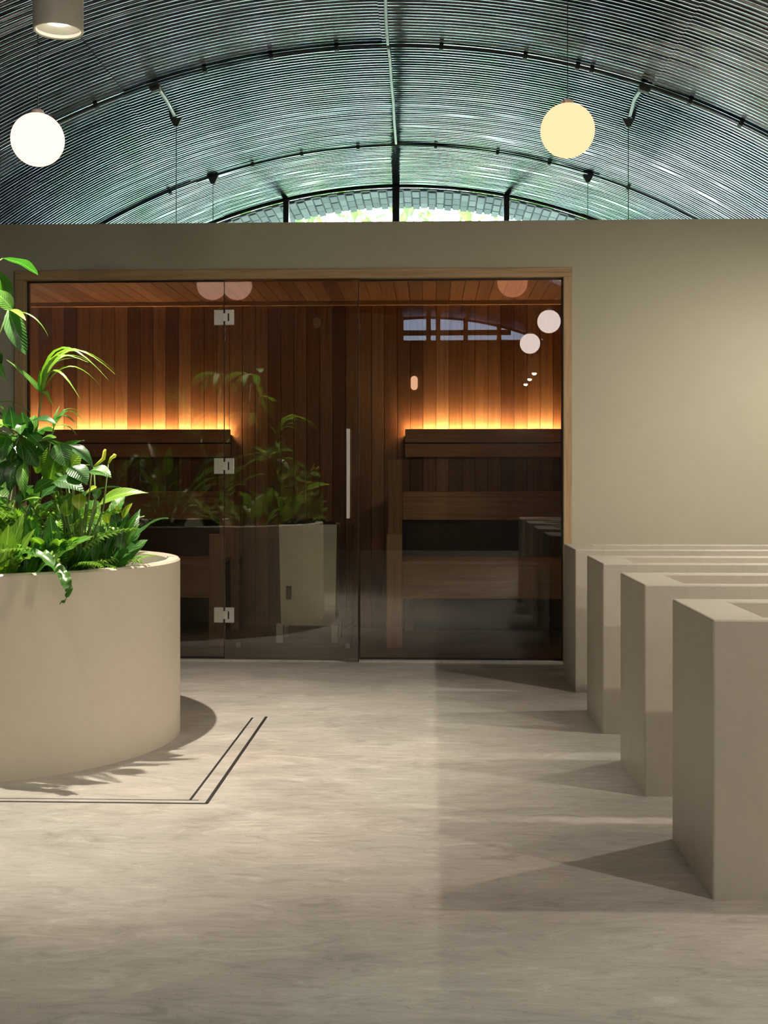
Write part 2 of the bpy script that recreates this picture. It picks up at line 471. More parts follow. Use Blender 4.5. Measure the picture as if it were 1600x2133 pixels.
door = root('door_1', (DX0, YG - 0.006, 0.006), 'frameless smoked glass sauna door with steel hinges and bar handle', kind='structure')
yd = YG - 0.006
dtop = gz1 - 0.012
box('glass_leaf', DX0 + 0.001, DX1 - 0.001, yd - 0.01, yd, 0.008, dtop, M['glass'], door)
box('edge_seal', DX0 - 0.003, DX0 + 0.001, yd - 0.010, yd, 0.008, dtop, M['gasket'], door)
box('edge_seal', DX1 - 0.001, DX1 + 0.004, yd - 0.010, yd, 0.008, dtop, M['gasket'], door)
for py0, py1 in ((643, 675), (954, 987), (1267, 1299)):
    yh = yd - 0.018
    z0, z1 = PZ(py1, yh), PZ(py0, yh)
    a, b_, c, d = PX(446, yh), PX(465.5, yh), PX(469.5, yh), PX(488, yh)
    h = box('hinge', a, b_, yh - 0.004, yh + 0.008, z0, z1, M['nickel'], door, 0.002)
    box('hinge_plate', c, d, yh - 0.004, yh + 0.008, z0, z1, M['nickel'], h, 0.002)
    zm = (z0 + z1) / 2; hh = (z1 - z0)
    box('knuckle', b_ - 0.001, c + 0.016, yh - 0.009, yh - 0.0035, zm - hh * 0.26, zm + hh * 0.26, M['steel'], h, 0.001)
    box('recess_slot', c + 0.017, c + 0.026, yh - 0.0052, yh - 0.0038, zm - hh * 0.25, zm + hh * 0.25, M['gasket'], h)
yh = yd - 0.06
hz0, hz1 = PZ(1080, yh), PZ(893, yh)
hb = box('handle', PX(723.5, yh), PX(731, yh), yh, yh + 0.02, hz0, hz1, M['nickel'], door, 0.003)
hx = (PX(723.5, yh) + PX(731, yh)) / 2
for z in (hz0 + 0.05, hz1 - 0.05): tube('standoff', [(hx, yh + 0.018, z), (hx, yd - 0.009, z)], 0.007, M['nickel'], hb)
door.rotation_euler = (0, 0, math.radians(-3.1))
w1.rotation_euler = (0, 0, math.radians(-0.45))
w2.rotation_euler = (0, 0, math.radians(-0.45))

# sauna room: boarded walls and ceiling
SX0, SX1, SZ = -3.22, 1.16, PZ(626, YB - 0.03, 880)
BW = 0.0985
wb = root('wall_sauna_back', (0, YB, 0), 'cedar boarded back wall of the sauna', kind='structure')
box('backing', SX0 - 0.1, SX1 + 0.1, YB + 0.02, YB + 0.07, 0, SZ + 0.05, M['dark_wood'], wb)
x = SX0
while x < SX1 - 0.01:
    x2 = min(x + BW, SX1); box('plank', x + 0.0012, x2 - 0.0012, YB, YB + 0.019, 0.0, SZ, M['cedar_z'], wb, 0.003); x = x2
wc = root('ceiling_sauna', (0, YB - 0.9, SZ), 'cedar boarded sauna ceiling', kind='structure')
box('backing', SX0 - 0.1, SX1 + 0.1, YW + 0.12, YB + 0.07, SZ + 0.02, SZ + 0.06, M['dark_wood'], wc)
x = SX0
while x < SX1 - 0.01:
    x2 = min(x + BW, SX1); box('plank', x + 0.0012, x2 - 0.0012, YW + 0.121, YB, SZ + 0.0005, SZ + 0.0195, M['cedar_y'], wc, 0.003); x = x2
box('cornice', SX0, SX1, YB - 0.03, YB - 0.001, PZ(635, YB - 0.03, 880), SZ - 0.0005, M['oak_x'], wc, 0.002)  # pale timber used so the cornice front looks lit
for nm, xa, xb, lab in (('wall_sauna_left', SX0 - 0.02, SX0, 'cedar boarded left end wall of the sauna'), ('wall_sauna_right', SX1, SX1 + 0.02, 'cedar boarded right end wall of the sauna')):
    ws = root(nm, (xa, YB - 0.8, 0), lab, kind='structure')
    xo = xa - 0.05 if xa < 0 else xb
    box('backing', xo, xo + 0.05, YW + 0.12, YB + 0.02, 0, SZ + 0.02, M['dark_wood'], ws)
    y = YB
    while y > YW + 0.13:
        y2 = max(y - BW, YW + 0.121); box('plank', xa, xb, y2 + 0.0012, y - 0.0012, 0, SZ, M['cedar_z'], ws, 0.003); y = y2

# far end: glazed screen with black mullions, brick arch ring outside
we = root('window_3', (VCX, YE, 0), 'glazed arched screen with black mullions at the far end of the vault', kind='structure')
mx = [-0.309 + 0.945 * k for k in range(-4, 5)]
for k, x in enumerate(mx):
    w = 0.030 if k == 4 else 0.023
    box('mullion', x - w, x + w, YE - 0.05, YE + 0.04, 0, vault_z(x) - 0.012, M['black'], we, 0.003)
def arched(name, x0, x1, y0, y1, R, mat, par, z0=0.03, n=8):
    if x1 - x0 < 0.02: return
    xs = [x0 + (x1 - x0) * i / n for i in range(n + 1)]
    o = [(x0, z0), (x1, z0)] + [(x, vault_z(x, R)) for x in xs[::-1]]
    prism_y(name, o, y0, y1, mat, par)
xe = [VCX - 4.45] + mx + [VCX + 4.45]
xe = sorted(v for v in xe if abs(v - VCX) <= 4.46)
for a, c in zip(xe, xe[1:]): arched('pane', a + 0.03, c - 0.03, YE - 0.005, YE + 0.005, VR - 0.02, M['clear'], we)
tube('arched_frame', [vp(-PHI + 0.05 + (2 * PHI - 0.1) * i / 60, YE - 0.01, VR - 0.008) for i in range(61)], 0.009, M['black'], we, 6)
box('sill', -4.6, 4.1, YE - 0.05, YE + 0.04, 0.0, 0.04, M['black'], we)

wr = root('wall_end', (VCX, YE + 0.2, 0), 'grey brick arch soffit outside the far glazing', kind='structure')
BA, BROWS, BL = 0.072 / 4.57, 3, 0.232
A0 = math.radians(36)
r0 = VR - 0.03
bm = bmesh.new(); R_ = []
for i in range(61):
    ph = -A0 + 2 * A0 * i / 60
    R_.append([bm.verts.new(vp(ph, yy, rr)) for yy, rr in ((YE + 0.06, r0 + 0.012), (YE + 0.06, r0 + 0.30), (YE + 0.06 + BROWS * BL, r0 + 0.30), (YE + 0.06 + BROWS * BL, r0 + 0.012))])
for a, c in zip(R_, R_[1:]):
    for k in range(4): bm.faces.new((a[k], a[(k + 1) % 4], c[(k + 1) % 4], c[k]))
bm.faces.new(R_[0]); bm.faces.new(R_[-1][::-1])
link('mortar_ring', bm_mesh('mortar_ring', bm, M['mortar']), wr)
bm = bmesh.new(); bmesh.ops.create_cube(bm, size=1)
bmesh.ops.scale(bm, vec=(0.062, BL - 0.012, 0.08), verts=bm.verts)
bmesh.ops.bevel(bm, geom=list(bm.edges), offset=0.004, segments=1, affect='EDGES')
brick_me = bm_mesh('brick', bm, M['brick'])
nb = int(2 * A0 / BA)
for i in range(nb):
    for row in range(BROWS):
        ph = -A0 + (i + 0.5) * BA
        o = link('brick', brick_me, wr, vp(ph, YE + 0.06 + BL * (row + 0.5) + (0.05 if i % 2 else 0), r0 + 0.04 + random.uniform(-0.004, 0.004)))
        o.rotation_euler = (0, ph, 0)

# front end wall behind the camera with a fanlight under the vault crown
ZF = 3.28
RS = 4.68
XF = -0.63                                   # the glazed part runs from here to the right haunch
xr_ = VCX + math.sqrt(RS * RS - (ZF - VCZ) ** 2)
crown = [(VCX + RS * math.sin(a), VCZ + RS * math.cos(a)) for a in [math.asin((XF - VCX) / RS) + (-PHI - math.asin((XF - VCX) / RS)) * k / 24 for k in range(25)]]
wfz = arc_side(1, 0, ZF, 14, RS) + [(XF, ZF)] + crown
wfz[-1] = (wfz[-1][0], 0)
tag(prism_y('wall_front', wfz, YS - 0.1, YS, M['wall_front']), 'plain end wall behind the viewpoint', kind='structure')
wf = root('window_4', (0.4, YS, ZF), 'blue fanlight window under the vault crown behind the viewpoint', kind='structure')
fx1_ = VCX + math.sqrt(RW * RW - (ZF - VCZ) ** 2)
a0_, a1_ = math.asin((XF - VCX) / VR), math.asin((fx1_ - VCX) / VR)
tube('arched_head', [vp(a0_ + (a1_ - a0_) * k / 40, YS - 0.04, VR) for k in range(41)], 0.035, M['black'], wf, 6)
fm = [-0.24, -0.09, 0.34, 0.86]
for x in fm: box('mullion', x - 0.035, x + 0.035, YS - 0.08, YS - 0.01, ZF, vault_z(x) - 0.01, M['black'], wf)
tx = VCX + math.sqrt(RW * RW - (ZF + 0.16 - VCZ) ** 2) - 0.03
box('transom', XF, tx, YS - 0.07, YS - 0.02, ZF + 0.08, ZF + 0.16, M['black'], wf)
xs = [XF - 0.03] + fm + [fx1_ + 0.12]
for a, c in zip(xs, xs[1:]): arched('pane', a + 0.031, c - 0.031, YS - 0.05, YS - 0.04, VR + 0.04, M['tinted'], wf, ZF + 0.003, 6)

# foliage outside the far screen
rng = random.Random(3)
verts = []; faces = []
for i in range(15000):
    x = rng.uniform(-8, 8); z = rng.uniform(-0.05, 6.2) ; y = 13.2 + rng.random() ** 1.5 * 1.6 + 0.35 * math.sin(x * 1.7) + 0.3 * math.sin(z * 2.3 + x)
    s = rng.uniform(0.07, 0.15)
    R = Matrix.Rotation(rng.uniform(0, 6.28), 3, 'Z') @ Matrix.Rotation(rng.uniform(-1.2, 1.2), 3, 'X')
    k = len(verts)
    for v in ((0, -s, 0), (s * 0.45, 0, s * 0.1), (0, s, 0), (-s * 0.45, 0, s * 0.1)):
        verts.append(Vector((x, y, z)) + R @ Vector(v))
    faces += [(k, k + 1, k + 2), (k, k + 2, k + 3)]
me = bpy.data.meshes.new('hedge_foliage'); me.from_pydata(verts, [], faces); me.materials.append(M['hedge'])
hedge = link('hedge_foliage', me)
tag(hedge, 'sunlit green foliage outside beyond the brick arch', 'foliage', kind='stuff')

# ================================================================== SAUNA FITTINGS
YL, YU = 8.42, 8.90      # fronts of the lower and upper bench tiers
def bench(lab, x0, x1, post_lo, post_up, inner):
    r = root('sauna_bench', ((x0 + x1) / 2, (YL + YB) / 2, 0), lab, 'bench', 'two-tier cedar sauna benches')
    zl, zu = PZ(1169, YL), PZ(1025, YU)
    for k in range(4):
        y = YL + 0.012 + k * 0.128; box('slat', x0, x1, y, y + 0.118, zl - 0.026, zl, M['cedar_x'], r, 0.003)
    for k in range(4):
        y = YU + 0.012 + k * 0.128; box('slat', x0, x1, y, y + 0.118, zu - 0.036, zu, M['cedar_x'], r, 0.003)
    box('fascia', x0, x1, YL, YL + 0.024, PZ(1247, YL), zl - 0.0265, M['cedar_x'], r, 0.003)
    box('fascia', x0, x1, YU, YU + 0.024, PZ(1083, YU), zu - 0.0365, M['cedar_x'], r, 0.003)
    a, b_ = post_lo; box('post', PX(a, YL - 0.04), PX(b_, YL - 0.04), YL - 0.04, YL - 0.001, 0, PZ(1113, YL - 0.04), M['cedar_post'], r, 0.004)
    a, b_ = post_up; box('post', PX(a, YU - 0.04), PX(b_, YU - 0.04), YU - 0.04, YU - 0.001, zl + 0.001, PZ(957, YU - 0.04), M['cedar_post'], r, 0.004)
    for k in range(2):
        xx = x0 + 0.01 if inner > 0 else x1 - 0.07
        box('leg', xx, xx + 0.06, YL + 0.03, YL + 0.09, 0, zl - 0.0265, M['cedar_post'], r) if k == 0 else box('leg', xx, xx + 0.06, YU + 0.03, YU + 0.09, 0, zu - 0.0365, M['cedar_post'], r)
    box('shade_panel', x0, x1, YU + 0.10, YU + 0.115, zl + 0.001, zu - 0.0365, M['dark_wood'], r)  # dark sheet imitating the shaded void under the upper bench
    box('shade_panel', x0, x1, YB - 0.10, YB - 0.085, 0.001, zl - 0.0265, M['dark_wood'], r)  # dark sheet imitating the shade beneath the lower bench
    xq = x1 - 0.07 if inner > 0 else x0 + 0.01
    box('leg', xq, xq + 0.06, YU + 0.40, YU + 0.46, 0, zu - 0.0365, M['cedar_post'], r)
    return r
bench('two-tier cedar bench left of the sauna heater', SX0 + 0.005, PX(458, YL), (435, 468), (457, 488), 1)
bench('two-tier cedar bench right of the sauna heater', PX(835, YL), SX1 - 0.005, (805, 838), (808, 838), -1)

M['led'] = emit('warm_led_strip', (1.0, 0.57, 0.25), 115.0)
def backrest(lab, x0, x1):
    yb = YB - 0.085
    r = root('backrest', ((x0 + x1) / 2, yb, PZ(952, yb)), lab, 'backrest', 'lit cedar backrests')
    box('board', x0, x1, yb, yb + 0.02, PZ(921.5, yb), PZ(893.5, yb), M['cedar_x'], r, 0.003)
    box('board', x0, x1, yb, yb + 0.02, PZ(952, yb), PZ(924.5, yb), M['cedar_x'], r, 0.003)
    box('gap_blocker', x0, x1, yb + 0.0205, yb + 0.028, PZ(952, yb), PZ(905, yb), M['dark_wood'], r)  # added to stop strip light showing through the board gap
    box('glow_stop', x0, x1, yb + 0.0285, YB - 0.001, PZ(907, yb), PZ(905, yb), M['cedar_x'], r)  # added to keep strip light off the planks below
    for xx in (x0 + 0.06, (x0 + x1) / 2, x1 - 0.1):
        box('bracket', xx, xx + 0.04, yb + 0.0285, YB - 0.001, PZ(950, yb), PZ(908, yb), M['cedar_post'], r)
    zt = PZ(899, yb)
    l = box('led_strip', x0 + 0.01, x1 - 0.01, YB - 0.05, YB - 0.038, zt, zt + 0.004, M['led'], r)
    l['label'] = 'warm glowing light strip behind the backrest'
backrest('cedar backrest with glowing strip above the left bench', SX0 + 0.005, PX(480, YB - 0.08))
backrest('cedar backrest with glowing strip above the right bench', PX(844, YB - 0.08), SX1 - 0.005)

# heater
YH = 8.60
hx0, hx1 = PX(581, YH), PX(702, YH); bz0, bz1 = PZ(1305, YH), PZ(1093, YH)
ht = root('sauna_heater', ((hx0 + hx1) / 2, YH + 0.17, 0), 'tall stainless steel sauna heater standing on four short legs', 'heater')
bm = bmesh.new(); tp = 0.014; dpt = 0.36
v = [bm.verts.new(q) for q in ((hx0 + tp, YH + tp, bz0), (hx1 - tp, YH + tp, bz0), (hx1 - tp, YH + dpt - tp, bz0), (hx0 + tp, YH + dpt - tp, bz0),
                               (hx0, YH, bz1), (hx1, YH, bz1), (hx1, YH + dpt, bz1), (hx0, YH + dpt, bz1))]
w = [bm.verts.new(q) for q in ((hx0 + 0.012, YH + 0.012, bz1), (hx1 - 0.012, YH + 0.012, bz1), (hx1 - 0.012, YH + dpt - 0.012, bz1), (hx0 + 0.012, YH + dpt - 0.012, bz1))]
u_ = [bm.verts.new(q) for q in ((hx0 + 0.014, YH + 0.014, bz1 - 0.09), (hx1 - 0.014, YH + 0.014, bz1 - 0.09), (hx1 - 0.014, YH + dpt - 0.014, bz1 - 0.09), (hx0 + 0.014, YH + dpt - 0.014, bz1 - 0.09))]
bm.faces.new(v[3::-1])
for i in range(4):
    j = (i + 1) % 4
    bm.faces.new((v[i], v[j], v[4 + j], v[4 + i])); bm.faces.new((v[4 + i], v[4 + j], w[j], w[i])); bm.faces.new((w[i], w[j], u_[j], u_[i]))
bm.faces.new(u_)
sharp = [e for e in bm.edges if e.calc_face_angle(0) > 0.3 and e.verts[0].co.z < bz1 - 0.001 and e.verts[0] not in u_ and e.verts[1] not in u_]
bmesh.ops.bevel(bm, geom=[e for e in sharp if abs(e.verts[0].co.z - e.verts[1].co.z) > 0.3], offset=0.018, segments=3, profile=0.5, affect='EDGES')
link('body', bm_mesh('body', bm, M['steel']), ht)
for xa in (PX(575, YH), PX(690, YH)):
    for ya in (YH, YH + dpt - 0.05):
        box('leg', xa, xa + 0.05, ya, ya + 0.05, 0, bz0 + 0.012, M['nickel'], ht, 0.003)
box('cable_slot', PX(596, YH), PX(607, YH), YH + 0.006, YH + 0.0115, PZ(1250, YH), PZ(1222, YH), M['grey_box'], ht)
M['pale_mark'] = plain('pale_mark_tone', (0.75, 0.72, 0.64), 0.4)
for a, b_, c, d in ((624, 630, 1106, 1114), (635, 639, 1108.5, 1114.5)):          # small pale marks, too small to read
    box('front_mark', PX(a, YH), PX(b_, YH), YH - 0.0012, YH + 0.002, PZ(d, YH), PZ(c, YH), M['pale_mark'], ht, 0.0004)
for a, b_, c, d in ((645, 646.3, 1107, 1113), (646.3, 649, 1111.6, 1113), (649, 650.3, 1107, 1113), (651.5, 652.6, 1107, 1113), (652.6, 653.8, 1108, 1110.2), (653.8, 655, 1107, 1113)):
    box('front_mark', PX(a, YH), PX(b_, YH), YH - 0.0012, YH + 0.002, PZ(d, YH), PZ(c, YH), M['pale_mark'], ht)
rng = random.Random(11)
stone_me = []
for k in range(4):
    bm = bmesh.new(); bmesh.ops.create_icosphere(bm, subdivisions=2, radius=1)
    for q in bm.verts:
        q.co *= 1 + 0.22 * math.sin(q.co.x * 3 + k) * math.cos(q.co.y * 2.6 + k * 2) + rng.uniform(-0.06, 0.06)
    stone_me.append(bm_mesh('sauna_stone', bm, M['stone']))
for i in range(5):
    for j in range(4):
        o = link('sauna_stone', stone_me[(i + j) % 4], None, Vector((hx0 + 0.055 + i * 0.071 + rng.uniform(-0.01, 0.01), YH + 0.06 + j * 0.08 + rng.uniform(-0.008, 0.008), bz1 - 0.018 + rng.uniform(-0.012, 0.014))))
        o.scale = (0.042, 0.045, 0.034); o.rotation_euler = (rng.uniform(0, 3), rng.uniform(0, 3), rng.uniform(0, 3))
        tag(o, 'dark sauna stone piled in the top of the heater', 'stone', 'stones in the sauna heater')

# low glass guard round the heater
YQ = 8.36
qx0, qx1, qz = PX(486, YQ), PX(735, YQ), PZ(1093, YQ)
gd = root('glass_guard', ((qx0 + qx1) / 2, YQ, 0), 'low clear glass guard standing around the sauna heater', 'guard')
box('front_panel', qx0, qx1, YQ, YQ + 0.008, 0.004, qz, M['guard'], gd)
box('side_panel', qx1 - 0.008, qx1, YQ + 0.009, YQ + 0.6, 0.004, qz, M['guard'], gd)
for xx in (qx0 + 0.02, qx1 - 0.05): box('foot_clamp', xx, xx + 0.03, YQ - 0.006, YQ + 0.014, 0, 0.03, M['nickel'], gd)

# sensor and capsule standing in for a lamp reflection, on the back wall
def capsule(name, px, py, w, h, mat, lab, cat, lens=None):
    c = P(px, py, YB)
    hw, hh = w / F * YB / 2, h / F * YB / 2
    o = [(c.x + hw * math.cos(a), c.z + (hh - hw) * (1 if math.sin(a) > 0 else -1) + hw * math.sin(a)) for a in [2 * PI * (k + 0.5) / 28 for k in range(28)]]
    ob = prism_y(name, o, YB - 0.022, YB, mat)
    tag(ob, lab, cat)
M['sensor'] = plain('sensor_wood', (0.42, 0.36, 0.27), 0.5)
capsule('wall_sensor', 660.5, 672.5, 16, 22, M['sensor'], 'small pale oval sensor on the boards above the heater', 'sensor')
M['capsule'] = emit('capsule_glow', (1.0, 0.55, 0.34), 0.75)
capsule('mirrored_glow', 863, 798, 14.5, 29, M['capsule'], 'small glowing pink capsule imitating a lamp reflection above the right backrest', 'light')

# ================================================================== CEMENT TROUGHS
TX0, TX1, TH = 0.763, 2.25, 0.762
def trough(y0, lab):
    dp = 0.575
    bm = bmesh.new()
    xs = (TX0, TX0 + 0.155, TX1 - 0.155, TX1); ys = (y0, y0 + 0.06, y0 + dp - 0.072, y0 + dp)
    top = {}
    for i in range(4):
        for j in range(4): top[i, j] = bm.verts.new((xs[i], ys[j], TH))
    for i in range(3):
        for j in range(3):
            if (i, j) != (1, 1): bm.faces.new((top[i, j], top[i + 1, j], top[i + 1, j + 1], top[i, j + 1]))
    bas = [bm.verts.new((xs[i], ys[j], TH - 0.34)) for i, j in ((1, 1), (2, 1), (2, 2), (1, 2))]
    rim = [top[1, 1], top[2, 1], top[2, 2], top[1, 2]]
    for k in range(4): bm.faces.new((rim[k], rim[(k + 1) % 4], bas[(k + 1) % 4], bas[k]))
    bm.faces.new(bas)
    per = [top[0, 0], top[1, 0], top[2, 0], top[3, 0], top[3, 1], top[3, 2], top[3, 3], top[2, 3], top[1, 3], top[0, 3], top[0, 2], top[0, 1]]
    bot = [bm.verts.new((q.co.x, q.co.y, 0)) for q in per]
    for k in range(12): bm.faces.new((per[k], bot[k], bot[(k + 1) % 12], per[(k + 1) % 12]))
    bm.faces.new(bot)
    bmesh.ops.recalc_face_normals(bm, faces=bm.faces)
    bmesh.ops.dissolve_limit(bm, angle_limit=0.01, verts=bm.verts, edges=bm.edges)
    es = [e for e in bm.edges if len(e.link_faces) == 2 and e.calc_face_angle() > 0.8 and max(q.co.z for q in e.verts) > TH - 0.01]
    bmesh.ops.bevel(bm, geom=es, offset=0.006, segments=2, profile=0.5, affect='EDGES')
    c = Vector(((TX0 + TX1) / 2, y0 + dp / 2, 0))
    for q in bm.verts: q.co -= c
    r = root('wash_trough', c, lab, 'trough', 'rendered cement troughs in a row')
    me = bm_mesh('basin_block', bm, M['cement'])
    link('basin_block', me, r, c)
    lathe('drain_cap', [(0.0, 0), (0.03, 0), (0.03, 0.006), (0.0, 0.006)], (c.x, c.y, TH - 0.34), M['nickel'], r, 20)
for y0, lab in ((3.425, 'nearest of the four beige cement troughs, largest in view'), (4.52, 'beige cement trough second from the viewer'),
                (5.61, 'beige cement trough third from the viewer'), (6.685, 'farthest beige cement trough, beside the sauna frame')):
    trough(y0, lab)

# ================================================================== FLOOR DRAIN
A, B_, C_, D_ = PF(526, 1495), PF(555, 1493), PF(430, 1674), PF(396, 1667)
dr = root('floor_drain', (A.x, A.y, 0), 'slim L-shaped slot drain set in the floor by the planter', 'drain')
def strip(name, a, b, w, mat, z=0.0012):
    a = Vector(a); b = Vector(b); d = (b - a).normalized(); n = Vector((-d.y, d.x, 0)) * w / 2
    o = (a + b) / 2
    bm = bmesh.new()
    q = [bm.verts.new(p - o + Vector((0, 0, zz))) for zz in (-0.004, z) for p in (a - n, b - n, b + n, a + n)]
    for f in ((0, 1, 2, 3), (4, 5, 6, 7), (0, 1, 5, 4), (1, 2, 6, 5), (2, 3, 7, 6), (3, 0, 4, 7)): bm.faces.new([q[k] for k in f])
    link(name, bm_mesh(name, bm, mat), dr, o)
strip('slot', A, D_, 0.009, M['slot'])
strip('slot', B_, C_, 0.013, M['slot'])
E_ = Vector((-3.4, C_.y + 0.0, 0))
strip('slot', C_ + Vector((0.004, 0, 0)), E_, 0.013, M['slot'])
strip('slot', D_ + Vector((0.03, 0, 0)), D_ + Vector((-2.4, 0.0, 0)), 0.004, M['slot'])

# ================================================================== LAMPS
def light(name, kind, loc, energy, color, parent, **kw):
    d = bpy.data.lights.new(name, kind); d.energy = energy; d.color = color
    for k, v in kw.items(): setattr(d, k, v)
    o = bpy.data.objects.new(name, d); col.objects.link(o); o.location = loc
    if parent: o.parent = parent; o.matrix_parent_inverse = Matrix.Translation(-parent.location)
    return o
WARM = (1.0, 0.895, 0.745)
def globe(loc, r, lab, mat):
    loc = Vector(loc); zt = vault_z(loc.x) - 0.012
    g = root('globe_pendant', loc, lab, 'pendant lamp', 'opal globe pendants')
    prof = [(0.0, -r)] + [(r * math.cos(a), r * math.sin(a)) for a in [-PI / 2 + PI * k / 24 for k in range(1, 22)]]
    prof += [(0.03, prof[-1][1] + 0.001), (0.0, prof[-1][1] + 0.001)]
    lathe('opal_globe', prof, loc, mat, g, 48)
    lathe('cap', [(0.026, 0), (0.026, 0.02), (0.008, 0.03), (0.0, 0.03)], loc + Vector((0, 0, prof[-1][1])), M['nickel'], g, 24)
    tube('cord', [loc + Vector((0, 0, r)), Vector((loc.x, loc.y, zt))], 0.0022, M['cable'], g, 6)
    lathe('ceiling_rose', [(0.0, -0.02), (0.045, -0.02), (0.045, 0.0), (0.0, 0.0)], (loc.x, loc.y, zt), M['grey_box'], g, 24)
M['globe_a'] = emit('opal_glow_cream', (1.0, 0.60, 0.45), 1.35)
M['globe_b'] = emit('opal_glow_amber', (1.0, 0.41, 0.22), 1.4)
M['globe_c'] = emit('opal_glow_white', (1.0, 0.86, 0.80), 4.0)
globe(P(78.5, 291, 5.60), 55.5 / F * 5.6, 'cream glowing globe pendant hanging at the left above the planter', M['globe_a'])
globe(P(1182.5, 272, 5.58), 56 / F * 5.58, 'amber glowing globe pendant hanging at the right above the troughs', M['globe_b'])
globe((1.13, 2.48, 2.76), 0.12, 'globe pendant mirrored as the upper right disc in the sauna glass', M['globe_c'])
globe((1.05, 0.62, 2.73), 0.12, 'globe pendant mirrored as the lower right disc in the sauna glass', M['globe_c'])

M['lens'] = emit('lamp_lens', (1.0, 0.93, 0.80), 9.0)
M['lens_rim'] = plain('lamp_rim', (0.8, 0.76, 0.66), 0.35)
def downlight(x, y, z, r, lab, power, target, spot=95, blend=0.6, length=0.32, rad=0.035, group='cylinder downlights'):
    t = root('cylinder_downlight', (x, y, z), lab, 'downlight', group)
    zt = vault_z(x) - 0.012
    lathe('housing', [(r - 0.012, 0.05), (r - 0.01, 0.004), (r - 0.004, 0.0), (r, 0.004), (r, length), (0.0, length)], (x, y, z), M['lamp_body'], t, 48)
    lathe('baffle', [(0.0, 0.05), (r * 0.45, 0.05), (r * 0.47, 0.040), (r - 0.012, 0.018), (r - 0.012, 0.055), (0.0, 0.055)], (x, y, z), M['lens_rim'], t, 48)
    lathe('lens', [(0.0, 0.0), (r * 0.44, 0.0), (r * 0.44, 0.006), (0.0, 0.006)], (x, y, z + 0.036), M['lens'], t, 32)
    tube('stem', [(x, y, z + length), (x, y, zt)], 0.012, M['lamp_body'], t, 12)
    s = light('spot', 'SPOT', (x, y, z + 0.01), power, WARM, t, spot_size=math.radians(spot), spot_blend=blend, shadow_soft_size=rad)
    s.rotation_euler = (Vector(target) - Vector((x, y, z))).to_track_quat('-Z', 'Y').to_euler()
dl = P(121.5, 66, 4.9)
downlight(dl.x, 4.9, dl.z, 52 / F * 4.9, 'beige cylinder downlight hanging top left over the planter', 300, (dl.x - 0.1, 5.1, 0), 88, 0.7, rad=0.02)
for y, pw, od in ((2.2, 80, 'fourth'), (3.65, 70, 'third'), (5.1, 72, 'second'), (6.4, 52, 'first')):
    downlight(2.3, y, 2.32, 0.05, od + ' small cylinder downlight from the partition in the row above the troughs', pw, (0.6, y + 1.6, 1.2), 172, 0.3, 0.2, 0.03, 'downlights over the troughs')
for y, od in ((-1.5, 'highest'), (-2.5, 'middle'), (-3.5, 'lowest')):
    downlight(1.24, y, 2.55, 0.05, 'small downlight mirrored as the ' + od + ' of three dots in the sauna glass', 38, (0.6, y + 0.8, 0), 160, 0.5, 0.2, 0.03, 'downlights behind the viewpoint')
for x, y, z, od in ((-1.4, 2.0, 3.31, 'farther'), (-1.4, 3.0, 3.22, 'nearer')):  # unseen fill lamps added at the left, placed clear of the glass reflections
    downlight(x, y, z, 0.05, 'small cylinder downlight high at the left, ' + od + ' from the planter, added as unseen fill' if od == 'farther' else 'small cylinder downlight high at the left, nearer the planter, added as unseen fill', 34, (x + 0.5, y + 1.8, 0), 140, 0.7, 0.12, 0.05, 'added fill lamps at the left of the viewpoint')

# ================================================================== CONDUITS ON THE VAULT
def on_vault(pts, r=0.012): return [vault_hit(px, py, VR - 0.007 - r) for px, py in pts]
def conduit(pts, r, lab, clips=True, mat='conduit', n=6):
    pp = []
    for a, b_ in zip(pts, pts[1:]):
        for k in range(n): pp.append((a[0] + (b_[0] - a[0]) * k / n, a[1] + (b_[1] - a[1]) * k / n))
    pp.append(pts[-1])
    w = on_vault(pp, r)
    t = root('conduit', w[0], lab, 'conduit')
    tube('pipe', w, r, M[mat], t, 10)
    if clips:
        for p in pts[1:-1]:
            q = vault_hit(p[0], p[1], VR - 0.007 - r)
            lathe('saddle', [(r * 1.35, -0.008), (r * 1.35, 0.008)], q, M['conduit'], t, 12, axis='Y')
conduit([(801, -60), (804, 40), (806.5, 74), (808, 92)], 0.0085, 'pale conduit along the vault crown, nearer length')
conduit([(808.5, 98), (812, 120), (815, 168), (819, 208), (821, 250), (825, 299)], 0.0085, 'pale conduit along the vault crown, farther length')
def overlap_line(Y, x0, x1, lab, clip_px):  # dark tube imitating the shaded overlap between sheets
    ph0 = math.asin((x0 - VCX) / VR); ph1 = math.asin((x1 - VCX) / VR)
    t = root('overlap_shade', vp(ph0, Y, VR - 0.014), lab, 'cable')
    tube('cable', [vp(ph0 + (ph1 - ph0) * k / 60, Y, VR - 0.013) for k in range(61)], 0.007, M['cable'], t, 8)
    for px, py in clip_px:
        h = vault_hit(px, py); ph = math.asin((h.x - VCX) / VR)
        c = vp(ph, Y, VR - 0.02)
        o = box('clip', c.x - 0.012, c.x + 0.012, c.y - 0.02, c.y + 0.02, c.z - 0.014, c.z + 0.012, M['cable'], t); o.rotation_euler = (0, ph, 0)
overlap_line(7.19, -2.35, 1.95, 'dark line for the shaded sheet overlap across the vault above the partition', [(197, 212), (425, 139), (563, 108), (700, 91), (920, 90), (1095, 112), (1205, 131), (1235, 137), (1442, 202), (1550, 247)])
overlap_line(9.35, -2.6, 2.1, 'dark line for the shaded sheet overlap across the vault above the sauna', [(352, 395), (525, 337), (628, 316), (745, 298), (908, 298), (1037, 314), (1145, 336), (1310, 387)])
